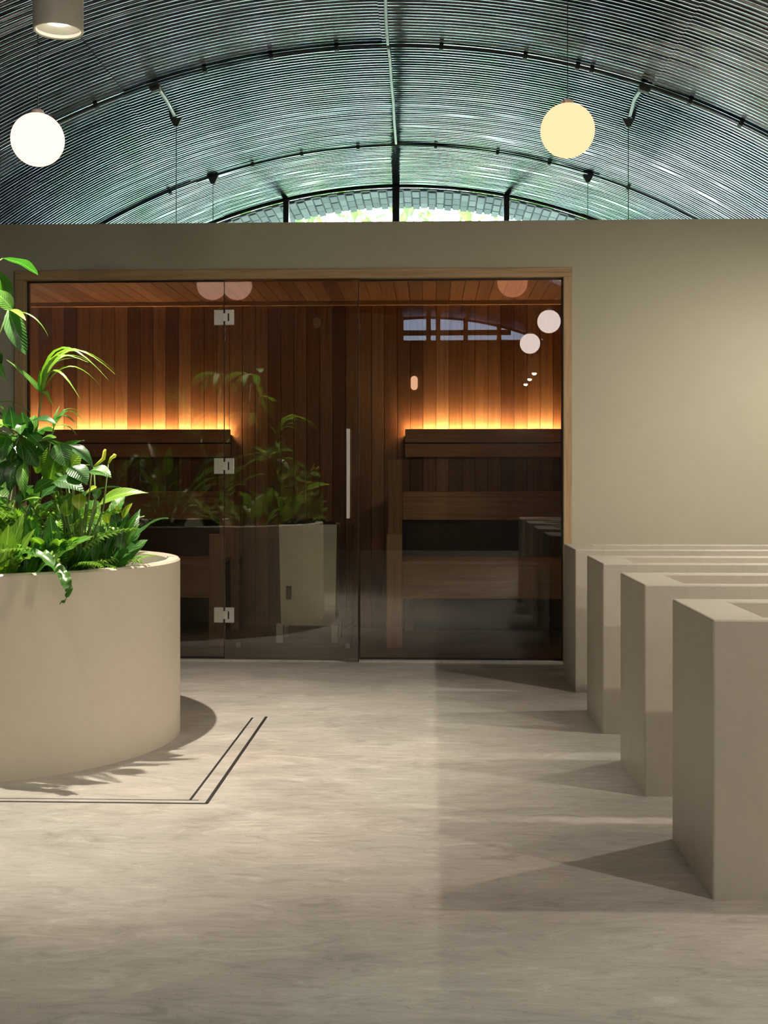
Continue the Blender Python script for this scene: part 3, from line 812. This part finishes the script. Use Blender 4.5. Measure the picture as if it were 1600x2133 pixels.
def jbox(px, py, Y, s, lab):
    h = vault_hit(px, py); ph = math.asin((h.x - VCX) / VR); c = vp(ph, Y, VR - 0.012 - s * 0.5)
    r = root('junction_box', c, lab, 'junction box', 'junction boxes on the vault')
    o = box('box_body', c.x - s, c.x + s, c.y - s * 0.9, c.y + s * 0.9, c.z - s * 0.5, c.z + s * 0.5, M['grey_box'], r, 0.005)
    o2 = box('box_lid', c.x - s * 0.85, c.x + s * 0.85, c.y - s * 0.75, c.y + s * 0.75, c.z - s * 0.5 - 0.006, c.z - s * 0.5, M['grey_box'], r, 0.002)
    r.rotation_euler = (0, ph, 0)
    return c
jbox(322, 176, 7.22, 0.030, 'dark junction box on the left of the nearer vault seam')
jbox(1347, 172, 7.20, 0.034, 'dark junction box on the right of the nearer vault seam')
conduit([(330, 184), (346, 208), (363, 240)], 0.010, 'short bent conduit under the left junction box', False)
conduit([(1340, 180), (1322, 206), (1313, 240)], 0.010, 'short bent conduit under the right junction box', False)
def drop_wire(px, py, Y, s, lab):
    h = vault_hit(px, py); ph = math.asin((h.x - VCX) / VR); c = vp(ph, Y, VR - 0.012)
    r = root('hanging_wire', c, lab, 'wire')
    w = c - Vector((0, 0, s))
    bm = bmesh.new()
    q = [bm.verts.new(v) for v in ((-s * 1.2, -s * .6, s), (s * 1.2, -s * .6, s), (s * 1.2, s * .6, s), (-s * 1.2, s * .6, s), (-s * .4, -s * .4, -s * .6), (s * .4, -s * .4, -s * .6), (s * .4, s * .4, -s * .6), (-s * .4, s * .4, -s * .6))]
    for f in ((0, 1, 2, 3), (4, 5, 6, 7), (0, 1, 5, 4), (1, 2, 6, 5), (2, 3, 7, 6), (3, 0, 4, 7)): bm.faces.new([q[k] for k in f])
    link('hook_plate', bm_mesh('hook_plate', bm, M['grey_box']), r, w)
    tube('wire', [w - Vector((0, 0, s * .6)), Vector((w.x, w.y, 2.56 + 0.02))], 0.003, M['cable'], r, 6)
drop_wire(366, 243, 7.885, 0.032, 'thin wire hanging behind the partition, nearer left')
drop_wire(1311, 243, 7.87, 0.032, 'thin wire hanging behind the partition, nearer right')
drop_wire(442, 363, 9.38, 0.036, 'thin wire hanging far left above the sauna')
drop_wire(1225, 362, 9.40, 0.036, 'thin wire hanging far right above the sauna')

# ================================================================== PLANTER AND PLANTS
PC = Vector((-2.08, 5.47, 0)); PR, PH = 0.95, 0.782
pl = root('round_planter', PC, 'large round pale plaster planter full of green plants', 'planter')
lathe('shell', [(0.0, 0.0), (PR, 0.0), (PR, PH - 0.008), (PR - 0.008, PH), (PR - 0.052, PH), (PR - 0.06, PH - 0.008), (PR - 0.06, PH - 0.12), (0.0, PH - 0.12)], PC, M['planter'], pl, 128)
bm = bmesh.new(); rng = random.Random(5); rings = []
for j in range(9):
    rr = (PR - 0.061) * j / 8
    rings.append([bm.verts.new((rr * math.cos(2 * PI * k / 48), rr * math.sin(2 * PI * k / 48), rng.uniform(-0.012, 0.012))) for k in range(48)] if j else [bm.verts.new((0, 0, 0.01))])
for j in range(8):
    for k in range(48):
        q = (k + 1) % 48
        if j == 0: bm.faces.new((rings[0][0], rings[1][k], rings[1][q]))
        else: bm.faces.new((rings[j][k], rings[j + 1][k], rings[j + 1][q], rings[j][q]))
SOIL = PH - 0.085
soil = link('soil', bm_mesh('soil', bm, M['soil'], True), pl, PC + Vector((0, 0, SOIL)))

def leaf_mesh(name, mat, wfun, nt=12, nx=4, arch=0.10, fold=0.25, ripple=0.0, ripn=5, asp=0.35):
    """unit leaf from (0,0,0) to (0,1,0); half width in x is 0.5*wfun(t)"""
    bm = bmesh.new(); rows = []
    for i in range(nt + 1):
        t = i / nt; w = max(wfun(t), 0.004) * 0.5
        rows.append([])
        for j in range(nx + 1):
            s = -1 + 2 * j / nx
            x = s * w
            z = arch * 4 * t * (1 - t) + fold * abs(x) * asp
            z += ripple * (abs(s) ** 2) * math.sin(t * ripn * 2 * PI + (1.3 if s > 0 else 0))
            rows[-1].append(bm.verts.new((x, t, z)))
    for a, c in zip(rows, rows[1:]):
        for j in range(nx): bm.faces.new((a[j], a[j + 1], c[j + 1], c[j]))
    me = bpy.data.meshes.new(name); bm.to_mesh(me); bm.free(); me.materials.append(mat)
    for p in me.polygons: p.use_smooth = True
    return me
oval = lambda t: math.sin(PI * t ** 0.85) ** 0.75
lance = lambda t: math.sin(PI * t ** 0.7) ** 1.1
heart = lambda t: (0.55 + 0.45 * math.sin(PI * min(t * 2.2, 1) * 0.5)) * (1 - t ** 2.2) if t > 0.0 else 0.4
strap = lambda t: min(1, 0.35 + t * 2.2) * (1 - max(0, (t - 0.6) / 0.4) ** 2)
grass = lambda t: min(1, 0.3 + t * 5) * (1 - t ** 1.6)
def fern_mesh(name, mat, n=22, arch=0.16):
    bm = bmesh.new()
    for i in range(n):
        t = 0.10 + 0.9 * i / n; L = 0.17 * math.sin(PI * (0.12 + 0.86 * t)) + 0.012
        z0 = arch * 4 * t * (1 - t)
        for s in (-1, 1):
            w = 0.019; tip = (s * L, t + 0.05, z0 - 0.035)
            q = [bm.verts.new(v) for v in ((0, t - w * .6, z0), (s * L * 0.55, t - w + 0.022, z0 + 0.012), tip, (s * L * 0.5, t + w + 0.022, z0 + 0.004), (0, t + w * .6, z0))]
            bm.faces.new(q)
    prev = None
    for i in range(11):
        t = i / 10; z0 = arch * 4 * t * (1 - t); w = 0.006 * (1.2 - t)
        c = (bm.verts.new((-w, t, z0)), bm.verts.new((w, t, z0)))
        if prev: bm.faces.new((prev[0], prev[1], c[1], c[0]))
        prev = c
    me = bpy.data.meshes.new(name); bm.to_mesh(me); bm.free(); me.materials.append(mat)
    return me
L = {
 'oval_dark': leaf_mesh('leaf', M['leaf_dark'], oval, asp=0.38, arch=0.08, fold=0.22, ripple=0.012, ripn=2),
 'oval_mid': leaf_mesh('leaf', M['leaf_mid'], oval, asp=0.38, arch=0.09, fold=0.22, ripple=0.012, ripn=2),
 'oval_bright': leaf_mesh('leaf', M['leaf_bright'], oval, asp=0.38, arch=0.09, fold=0.22),
 'lance_dark': leaf_mesh('leaf', M['leaf_dark'], lance, asp=0.26, arch=0.13, fold=0.3, ripple=0.008, ripn=4),
 'lance_mid': leaf_mesh('leaf', M['leaf_mid'], lance, asp=0.26, arch=0.13, fold=0.3, ripple=0.008, ripn=4),
 'lance_bright': leaf_mesh('leaf', M['leaf_bright'], lance, asp=0.26, arch=0.13, fold=0.3),
 'heart_dark': leaf_mesh('leaf', M['leaf_dark'], heart, asp=0.6, arch=0.10, fold=0.15, ripple=0.02, ripn=1.5),
 'heart_mid': leaf_mesh('leaf', M['leaf_mid'], heart, asp=0.6, arch=0.10, fold=0.15, ripple=0.02, ripn=1.5),
 'lime': leaf_mesh('leaf', M['leaf_lime'], oval, asp=0.38, arch=0.08, fold=0.3),
 'strap_bright': leaf_mesh('leaf', M['leaf_bright'], strap, asp=0.2, nt=20, arch=0.13, fold=0.35, ripple=0.012, ripn=7),
 'strap_mid': leaf_mesh('leaf', M['leaf_mid'], strap, asp=0.2, nt=20, arch=0.16, fold=0.3, ripple=0.016, ripn=7),
 'grass_mid': leaf_mesh('leaflet', M['leaf_mid'], grass, asp=0.07, nt=10, nx=2, arch=0.16, fold=0.3),
 'grass_bright': leaf_mesh('leaflet', M['leaf_bright'], grass, asp=0.07, nt=10, nx=2, arch=0.16, fold=0.3),
 'fern': fern_mesh('frond', M['leaf_bright']),
 'fern_mid': fern_mesh('frond', M['leaf_mid']),
}
def place_leaf(key, base, tip, width, up, parent, name='leaf', arch=1.0):
    base = Vector(base); tip = Vector(tip); d = tip - base; ln = d.length; y = d / ln
    up = Vector(up); x = y.cross(up)
    if x.length < 1e-3: x = y.cross(Vector((0.3, -1, 0.2)))
    x.normalize(); z = x.cross(y)
    o = link(name, L[key], parent)
    mtx = Matrix((( x.x * width, y.x * ln, z.x * ln * arch, base.x), (x.y * width, y.y * ln, z.y * ln * arch, base.y), (x.z * width, y.z * ln, z.z * ln * arch, base.z), (0, 0, 0, 1)))
    o.matrix_basis = mtx
    return o
def plant(name, loc, lab, cat, group='plants in the round planter'):
    return root(name, loc, lab, cat, group)
def clump(r, base, n, key, lmin, lmax, width, emin, emax, stem=(0.0, 0.0), seed=0, az=(0, 360), spread=0.05, stem_r=0.004, up=(0, 0, 1), droop=0.0, arch=1.0, nm='leaf'):
    """a rosette of leaves, each on a petiole of the given length"""
    g = random.Random(seed); base = Vector(base)
    keys = key if isinstance(key, (list, tuple)) else [key]
    for i in range(n):
        a = math.radians(az[0] + (az[1] - az[0]) * (i + g.uniform(-0.3, 0.3)) / n)
        e = math.radians(g.uniform(emin, emax))
        d = Vector((math.cos(a) * math.cos(e), math.sin(a) * math.cos(e), math.sin(e)))
        b0 = base + Vector((math.cos(a), math.sin(a), 0)) * g.uniform(0, spread)
        sl = g.uniform(*stem)
        b1 = b0 + d * sl
        if sl > 0.02:
            mid = b0.lerp(b1, 0.5) + Vector((0, 0, sl * 0.06))
            tube('petiole', [b0, mid, b1], [stem_r, stem_r * 0.85, stem_r * 0.6], M['stem'], r, 5)
        ln = g.uniform(lmin, lmax)
        e2 = e - math.radians(droop + g.uniform(-12, 12))
        d2 = Vector((math.cos(a) * math.cos(e2), math.sin(a) * math.cos(e2), math.sin(e2)))
        w = width * ln * g.uniform(0.85, 1.15)
        u = Vector(up) + Vector((g.uniform(-.35, .35), g.uniform(-.35, .35), 0))
        place_leaf(g.choice(keys), b1, b1 + d2 * ln, w, u, r, nm, arch)
ZS = SOIL
def S(x, y):
    d = Vector((x - PC.x, y - PC.y, 0))
    if d.length > 0.82: d = d.normalized() * 0.82
    return Vector((PC.x + d.x, PC.y + d.y, ZS - 0.005))

# --- tall plant with oval leaves, its trunk just outside the picture
YT = 5.05
p = plant('rubber_plant', S(PX(-60, YT), YT), 'tall plant with large hanging oval leaves at the left edge', 'plant')
b0 = S(PX(-60, YT), YT)
top = P(-22, 560, YT)
tube('trunk', [b0, b0.lerp(top, 0.35) + Vector((0.02, 0, 0)), b0.lerp(top, 0.7) + Vector((-0.015, 0, 0)), top], [0.012, 0.011, 0.009, 0.006], M['stem_brown'], p, 8)
hub = P(17, 646, YT)
tube('petiole', [P(-30, 775, YT), P(0, 695, YT), hub], 0.0035, M['stem'], p, 6)
place_leaf('oval_dark', P(18, 648, YT - 0.02), P(54, 739, YT - 0.06), 0.082, (0.15, -1, 0.15), p)
place_leaf('oval_mid', P(26, 645, YT), P(-14, 604, YT - 0.05), 0.07, (0.1, -0.9, 0.5), p)
place_leaf('oval_bright', P(20, 646, YT - 0.01), P(54, 668, YT - 0.08), 0.03, (0, -0.5, 1), p)
place_leaf('grass_bright', P(46, 650, YT - 0.02), P(101, 702, YT - 0.02), 0.010, (0.2, -0.6, 1), p)
place_leaf('lance_mid', P(-6, 755, YT), P(13, 797, YT - 0.03), 0.03, (0.2, -1, 0.3), p)
clump(p, top, 9, ['oval_dark', 'oval_mid'], 0.17, 0.24, 0.45, 5, 60, (0.05, 0.10), 21, (60, 300), 0.01, droop=50)
clump(p, b0.lerp(top, 0.75), 6, ['oval_dark', 'oval_mid'], 0.17, 0.22, 0.45, 0, 40, (0.05, 0.10), 22, (90, 300), 0.01, droop=45)

# --- fan palm-like fronds
YK = 5.05
p = plant('kentia_palm', S(PX(10, YK), YK), 'slender palm with arching narrow leaflets in front of the sauna glass', 'palm')
hub = P(88, 818, YK)
tube('frond_stalk', [S(PX(10, YK), YK), P(52, 990, YK), P(76, 900, YK), hub], [0.006, 0.005, 0.004, 0.003], M['stem'], p, 6)
for (tx, ty, dy, w, ar) in ((244, 783, -0.12, 0.024, 2.5), (238, 772, 0.10, 0.024, 2.7), (228, 794, -0.2, 0.024, 2.6), (212, 808, 0.05, 0.020, 2.6), (205, 766, 0.15, 0.028, 2.4), (186, 756, -0.1, 0.030, 2.2), (160, 746, 0.08, 0.030, 1.6), (168, 833, -0.15, 0.026, 2.6), (110, 846, -0.1, 0.026, 1.2)):
    place_leaf('grass_bright', hub, P(tx, ty, YK + dy), w, (-0.1, -0.4, 1), p, 'leaflet', ar)
place_leaf('grass_mid', hub, P(12, 748, YK - 0.08), 0.030, (0.5, -0.8, 0.6), p, 'leaflet', 0.4)
place_leaf('lance_mid', hub, P(82, 770, YK - 0.03), 0.030, (0.4, -1, 0.2), p, 'leaflet', 0.3)
hub2 = P(112, 890, YK + 0.1)
tube('frond_stalk', [S(PX(40, YK), YK + 0.1), P(92, 985, YK + 0.1), hub2], [0.005, 0.004, 0.003], M['stem'], p, 6)
for (tx, ty, dy, ar) in ((182, 872, 0.1, 2.4), (168, 897, -0.1, 2.0), (160, 908, 0.0, 1.6), (176, 884, 0.2, 1.8), (125, 845, 0.05, 0.6), (60, 930, -0.1, 1.2)):
    place_leaf('grass_mid', hub2, P(tx, ty, YK + 0.1 + dy), 0.022, (-0.1, -0.3, 1), p, 'leaflet', ar)
for k, (hx_, hy_, az) in enumerate(((-70, 760, 150), (-40, 860, 120), (-110, 700, 200))):
    h3 = P(hx_, hy_, YK + 0.25)
    tube('frond_stalk', [S(PX(0, YK), YK + 0.1), S(PX(0, YK), YK + 0.1).lerp(h3, 0.6) + Vector((0, 0, 0.08)), h3], [0.006, 0.005, 0.003], M['stem'], p, 6)
    clump(p, h3, 9, 'grass_mid', 0.24, 0.34, 0.07, -5, 50, (0, 0), 30 + k, (az - 70, az + 70), 0.0, droop=15, arch=1.6, nm='leaflet')

# --- broad-leaved shrub at the left
YZ = 4.95
p = plant('broad_leaf_shrub', S(PX(40, YZ), YZ), 'dark broad-leaved shrub in the middle of the planter', 'plant')
hb_ = P(42, 905, YZ)
tube('stem', [S(PX(40, YZ), YZ), P(36, 1010, YZ), hb_], [0.008, 0.006, 0.004], M['stem_brown'], p, 6)
for (bx, by, tx, ty, w, key, upv) in (
    (36, 912, 78, 975, .075, 'oval_dark', (0.5, -1, 0.4)), (30, 905, 0, 930, .07, 'oval_mid', (-0.3, -1, 0.6)), (20, 880, -12, 890, .08, 'oval_bright', (0, -.6, 1)),
    (22, 892, 8, 848, .035, 'lance_dark', (0.2, -1, 0.1)), (28, 893, 20, 842, .045, 'lance_dark', (0.3, -1, 0.1)), (60, 905, 45, 858, .055, 'oval_dark', (0, -1, .2)),
    (72, 865, 68, 923, .048, 'lance_mid', (-0.2, -1, 0.3)), (46, 880, 42, 905, .035, 'oval_mid', (0, -1, .5)), (30, 915, 22, 965, .06, 'oval_mid', (0.1, -1, .1)),
    (14, 910, 4, 960, .06, 'oval_dark', (0, -1, .2)), (52, 900, 95, 945, .05, 'lance_mid', (0.4, -.8, .8)), (70, 930, 118, 912, .055, 'oval_mid', (-0.2, -.5, 1)),
    (75, 950, 104, 925, .05, 'oval_dark', (-0.5, -.8, .4)), (74, 985, 100, 932, .06, 'oval_bright', (-0.4, -1, .1)), (60, 880, 120, 885, .06, 'lance_dark', (0, -.4, 1)),
    (24, 930, 48, 990, .06, 'oval_dark', (0.2, -1, .2)), (40, 960, 20, 1030, .06, 'lance_dark', (0, -1, .2)), (50, 965, 52, 1040, .045, 'lance_mid', (0, -1, .3)), (20, 960, -10, 1020, .06, 'oval_dark', (0, -1, .2))):
    j1 = ((bx * 3 + ty) % 7 - 3) * 0.015
    place_leaf(key, P(bx, by, YZ + j1), P(tx, ty, YZ + j1 - 0.05), w * 1.2, upv, p)
    if by > 870: tube('petiole', [hb_, P(bx, by, YZ + j1)], 0.0025, M['stem'], p, 5)
clump(p, hb_ + Vector((-0.03, 0.08, -0.02)), 10, ['oval_dark', 'oval_mid'], 0.13, 0.19, 0.45, -10, 45, (0.04, 0.1), 41, (30, 330), 0.01, droop=30)

# --- glossy large-leaved plant, centre
YA = 4.92
p = plant('philodendron', S(PX(160, YA), YA), 'glossy large-leaved plant with two lime unfurling buds', 'plant')
ba = S(PX(165, YA), YA)
for (bx, by, tx, ty, w, key, upv, dy) in (
    (122, 922, 137, 972, .072, 'oval_mid', (0.1, -1, 0.55), 0), (142, 926, 196, 977, .05, 'lance_dark', (0.6, -.7, .6), 0.05), (104, 1005, 120, 935, .085, 'oval_bright', (0.1, -1, 0.0), 0.12),
    (140, 990, 170, 945, .07, 'oval_bright', (-0.3, -1, .2), 0.14), (150, 972, 182, 1010, .088, 'heart_dark', (0.3, -.7, .9), -0.03), (192, 978, 232, 995, .075, 'heart_mid', (0.1, -.6, 1), -0.05),
    (118, 1000, 176, 1026, .085, 'heart_dark', (-0.1, -.6, 1), -0.06), (125, 1012, 84, 1040, .07, 'heart_dark', (-0.2, -.6, 1), -0.06), (110, 1000, 70, 1028, .06, 'oval_mid', (-.3, -.8, .7), -0.02),
    (150, 1000, 112, 990, .06, 'oval_mid', (0, -.5, 1), 0.05), (166, 1028, 165, 1062, .05, 'lime', (0.1, -1, .2), -0.04), (178, 1030, 202, 1015, .04, 'lime', (0, -.7, 1), 0.0), (205, 1018, 200, 1042, .03, 'oval_mid', (0, -1, .2), -.05),
    (45, 1025, 46, 1050, .05, 'oval_mid', (0, -1, .3), -.02), (40, 1050, 85, 1038, .04, 'lance_bright', (0, -.5, 1), -.05), (130, 1060, 150, 1030, .05, 'lance_mid', (.3, -1, .3), -.04), (140, 1075, 138, 1040, .045, 'oval_bright', (.3, -1, .3), -.04)):
    place_leaf(key, P(bx, by, YA + dy), P(tx, ty, YA + dy - 0.03), w * 1.2, upv, p)
    q = P(bx, by, YA + dy)
    tube('petiole', [ba + Vector((random.uniform(-.03, .03), random.uniform(-.02, .05), 0)), ba.lerp(q, 0.55) + Vector((0.015, 0, 0.03)), q], [0.004, 0.0035, 0.0025], M['stem'], p, 5)
for pts in ([(196, 972), (208, 962), (216, 955), (218, 940), (220, 936)], [(226, 965), (232, 954), (238, 950), (240, 946)]):
    o = tube('bud', [P(x, y, YA) for x, y in pts], [0.004, 0.006, 0.008, 0.007, 0.004][:len(pts)], M['leaf_lime'], p, 8)
for bx, by in ((196, 972), (226, 965)):
    tube('petiole', [ba, P(200 if bx < 200 else 215, 1060, YA), P(bx, by, YA)], [0.005, 0.004, 0.003], M['stem'], p, 6)
for bx, by in ((180, 1050), (200, 1030), (170, 1080), (150, 1090), (190, 1100)):
    tube('petiole', [ba + Vector((random.uniform(-.04, .06), 0, 0)), P(bx, by, YA - 0.02)], [0.005, 0.003], M['stem'], p, 6)

clump(p, ba + Vector((-0.05, 0.08, 0)), 26, ['lance_dark', 'oval_dark'], 0.13, 0.2, 0.38, 40, 82, (0.03, 0.2), 52, (0, 360), 0.14, up=(0, -1, 0.4), droop=5)

# --- arrow-leaved plant at the right of the planter
YR = 5.08
p = plant('arrow_leaf_plant', S(PX(230, YR), YR), 'upright dark-leaved plant nearest the sauna door', 'plant')
br = S(PX(232, YR), YR)
for (bx, by, tx, ty, w, key, upv, dy) in (
    (206, 1052, 308, 1027, .07, 'lance_bright', (0.05, -.7, .8), -.06), (230, 1050, 292, 1022, .05, 'lance_mid', (0, -.3, 1), .05),
    (243, 1100, 238, 1058, .05, 'lance_dark', (0.2, -1, .1), 0), (254, 1110, 268, 1062, .05, 'lance_dark', (0.3, -1, .1), .03), (262, 1120, 290, 1068, .045, 'lance_mid', (-.2, -1, .4), 0),
    (262, 1140, 292, 1090, .04, 'lance_mid', (-.3, -1, .3), -.03), (268, 1150, 293, 1112, .04, 'lance_dark', (-.3, -1, .3), .02), (270, 1165, 296, 1135, .035, 'lance_mid', (-.3, -1, .3), -.02),
    (250, 1150, 256, 1095, .05, 'lance_dark', (.3, -1, .2), -.02), (236, 1160, 234, 1100, .055, 'lance_dark', (.2, -1, .2), .05), (222, 1150, 214, 1090, .055, 'lance_dark', (-.2, -1, .2), .06),
    (225, 1090, 222, 1062, .04, 'lime', (.1, -1, .2), 0), (255, 1080, 276, 1048, .030, 'lime', (-.3, -1, .3), 0), (246, 1070, 244, 1052, .02, 'lime', (0, -1, .3), 0),
    (215, 1120, 190, 1090, .05, 'lance_mid', (0, -.8, .6), -.03), (240, 1130, 275, 1080, .045, 'lance_dark', (.3, -1, 0), .08), (205, 1165, 200, 1115, .05, 'lance_dark', (0, -1, .2), .08)):
    q = P(bx, by, YR + dy)
    place_leaf(key, q, P(tx, ty, YR + dy - 0.02), w, upv, p)
    tube('petiole', [br + Vector((random.uniform(-.05, .06), random.uniform(-.03, .05), 0)), br.lerp(q, 0.6) + Vector((0, 0, 0.02)), q], [0.004, 0.003, 0.002], M['stem'], p, 5)
clump(p, br + Vector((-0.06, 0.04, 0)), 26, ['lance_dark', 'lance_dark', 'lance_mid'], 0.14, 0.22, 0.26, 45, 80, (0.03, 0.18), 51, (0, 360), 0.08, up=(0, -1, 0.3), droop=-5)

# --- small mound fern on the rim
p = plant('mound_fern', S(PX(290, 5.1), 5.1), 'small bright fern mounding over the rim at the right', 'fern')
clump(p, S(PX(284, 5.12), 5.12) + Vector((0.035, 0.01, 0.082)), 16, 'fern', 0.09, 0.14, 0.6, 15, 65, (0.0, 0.0), 61, (0, 360), 0.03, droop=12, nm='frond')

# --- ferns
for k, (px, Y, key, n, l0, l1, lab) in enumerate((
    (60, 5.0, 'fern', 26, 0.34, 0.48, 'bright feathery fern beneath the broad-leaved shrub'),
    (122, 4.95, 'fern', 24, 0.30, 0.42, 'bright feathery fern in the centre front of the planter'),
    (170, 5.15, 'fern_mid', 16, 0.24, 0.32, 'darker feathery fern behind the glossy leaves'),
    (-30, 5.2, 'fern_mid', 18, 0.28, 0.38, 'darker feathery fern at the left picture edge'))):
    b0 = S(PX(px, Y), Y)
    p = plant('feather_fern', b0, lab, 'fern')
    clump(p, b0, n, key, l0, l1, 0.6, 25, 78, (0.0, 0.0), 70 + k, (0, 360), 0.03, droop=8, arch=1.2, nm='frond')

# --- birds-nest ferns
YN = 4.72
b0 = S(PX(15, YN), YN)
p = plant('nest_fern', b0, 'nest fern with broad wavy light green fronds at the front left', 'fern')
for (tx, ty, dy, w, upv, key) in ((18, 1092, -0.05, .085, (0.3, -1, .3), 'strap_bright'), (50, 1068, 0.06, .075, (-.3, -1, .3), 'strap_bright'), (-12, 1085, .02, .08, (.3, -1, .2), 'strap_bright'), (74, 1100, .02, .06, (-.4, -.8, .6), 'strap_bright'), (-50, 1110, 0, .08, (.5, -.8, .5), 'strap_bright'), (56, 1140, -.06, .05, (-.3, -.6, 1), 'strap_mid')):
    place_leaf(key, b0, P(tx, ty, YN + dy), w, upv, p, 'frond', 0.5)
clump(p, b0, 6, 'strap_bright', 0.28, 0.36, 0.22, 40, 70, (0, 0), 81, (60, 240), 0.02, nm='frond')
YN2 = 4.75
b0 = S(PX(60, YN2), YN2)
p = plant('nest_fern', b0, 'nest fern with one long frond arching right along the rim', 'fern')
place_leaf('strap_mid', b0 + Vector((0, 0, .02)), P(196, 1116, YN2 - .03), .10, (-.1, -.55, 1), p, 'frond', 0.5)
place_leaf('strap_mid', b0, P(110, 1090, YN2 + .1), .06, (-.2, -1, .4), p, 'frond', 0.6)
place_leaf('strap_bright', b0, P(130, 1125, YN2 + .12), .06, (-.2, -.7, .8), p, 'frond', 0.8)
clump(p, b0, 5, 'strap_mid', 0.24, 0.32, 0.2, 45, 75, (0, 0), 82, (20, 200), 0.02, nm='frond')
# the frond drooping over the rim: a ribbon along a path
YD = 4.66
b0 = S(PX(0, 4.72), 4.74)
p = plant('nest_fern', b0 + Vector((0, 0, 0)), 'nest fern with a wavy frond hanging over the planter rim', 'fern')
def ribbon(name, path, w, mat, par, up=(0, -0.4, 1), ripple=0.008, n=40):
    pts = [Vector(q) for q in path]
    bm = bmesh.new(); rows = []
    def cr(t):
        t = t * (len(pts) - 1); i = min(int(t), len(pts) - 2); u = t - i
        p0, p1, p2, p3 = pts[max(i - 1, 0)], pts[i], pts[i + 1], pts[min(i + 2, len(pts) - 1)]
        return 0.5 * ((2 * p1) + (p2 - p0) * u + (2 * p0 - 5 * p1 + 4 * p2 - p3) * u * u + (3 * p1 - p0 - 3 * p2 + p3) * u ** 3)
    o = pts[0].copy()
    for i in range(n + 1):
        t = i / n; c = cr(t); d = (cr(min(t + .01, 1)) - cr(max(t - .01, 0))).normalized()
        x = d.cross(Vector(up)).normalized(); z = x.cross(d)
        ww = w * 0.5 * min(1, 0.4 + t * 3) * (1 - max(0, (t - .55) / .45) ** 1.5 * 0.93)
        rows.append([bm.verts.new(c - o + x * (s * ww) + z * (abs(s) * ww * 0.3 + ripple * s * s * math.sin(t * 60 + (1.5 if s > 0 else 0)))) for s in (-1, -.5, 0, .5, 1)])
    for a, c in zip(rows, rows[1:]):
        for j in range(4): bm.faces.new((a[j], a[j + 1], c[j + 1], c[j]))
    return link(name, bm_mesh(name, bm, mat, True), par, o)
yr = 4.555
ribbon('frond', [P(-20, 1185, 4.70), P(30, 1160, 4.68), P(62, 1152, 4.66), P(95, 1163, 4.64), P(122, 1188, 4.62), P(133, 1200, 4.60), P(138, 1215, 4.58), P(143, 1232, 4.58), P(137, 1250, 4.585), P(124, 1258, 4.585)], .045, M['leaf_mid'], p, ripple=0.006)
ribbon('frond', [P(0, 1188, 4.72), P(45, 1168, 4.70), P(85, 1156, 4.69), P(112, 1160, 4.68), P(124, 1178, 4.67)], .045, M['leaf_bright'], p, ripple=0.006)
clump(p, b0, 5, 'strap_mid', 0.2, 0.28, 0.2, 35, 65, (0, 0), 83, (60, 260), 0.02, nm='frond')

# --- undergrowth filling the bed, mostly behind and left of the view
spots = [(-2.75, 5.0), (-2.55, 5.7), (-2.1, 5.95), (-1.6, 5.75), (-2.75, 5.5), (-2.25, 5.3), (-1.45, 5.35), (-2.3, 4.8)]
under = ['leafy undergrowth plant at the far left front of the planter', 'leafy undergrowth plant at the back left of the planter', 'leafy undergrowth plant at the back of the planter', 'leafy undergrowth plant at the back right of the planter',
         'leafy undergrowth plant at the left side of the planter', 'leafy undergrowth plant in the centre of the planter', 'leafy undergrowth plant at the right side of the planter', 'leafy undergrowth plant at the front left of the planter']
for k, ((x, y), lab) in enumerate(zip(spots, under)):
    p = plant('leafy_plant', S(x, y), lab, 'plant')
    key = [['oval_dark', 'oval_mid'], ['lance_dark', 'lance_mid'], ['heart_dark', 'heart_mid'], ['strap_mid']][k % 4]
    hgt = (0.25, 0.6) if k in (1, 2, 4, 5) else (0.08, 0.22)
    clump(p, S(x, y), 22 if k in (1, 2, 4, 5) else 14, key, 0.16, 0.26, 0.36, 35, 85, hgt, 90 + k, (0, 360), 0.08, droop=25)
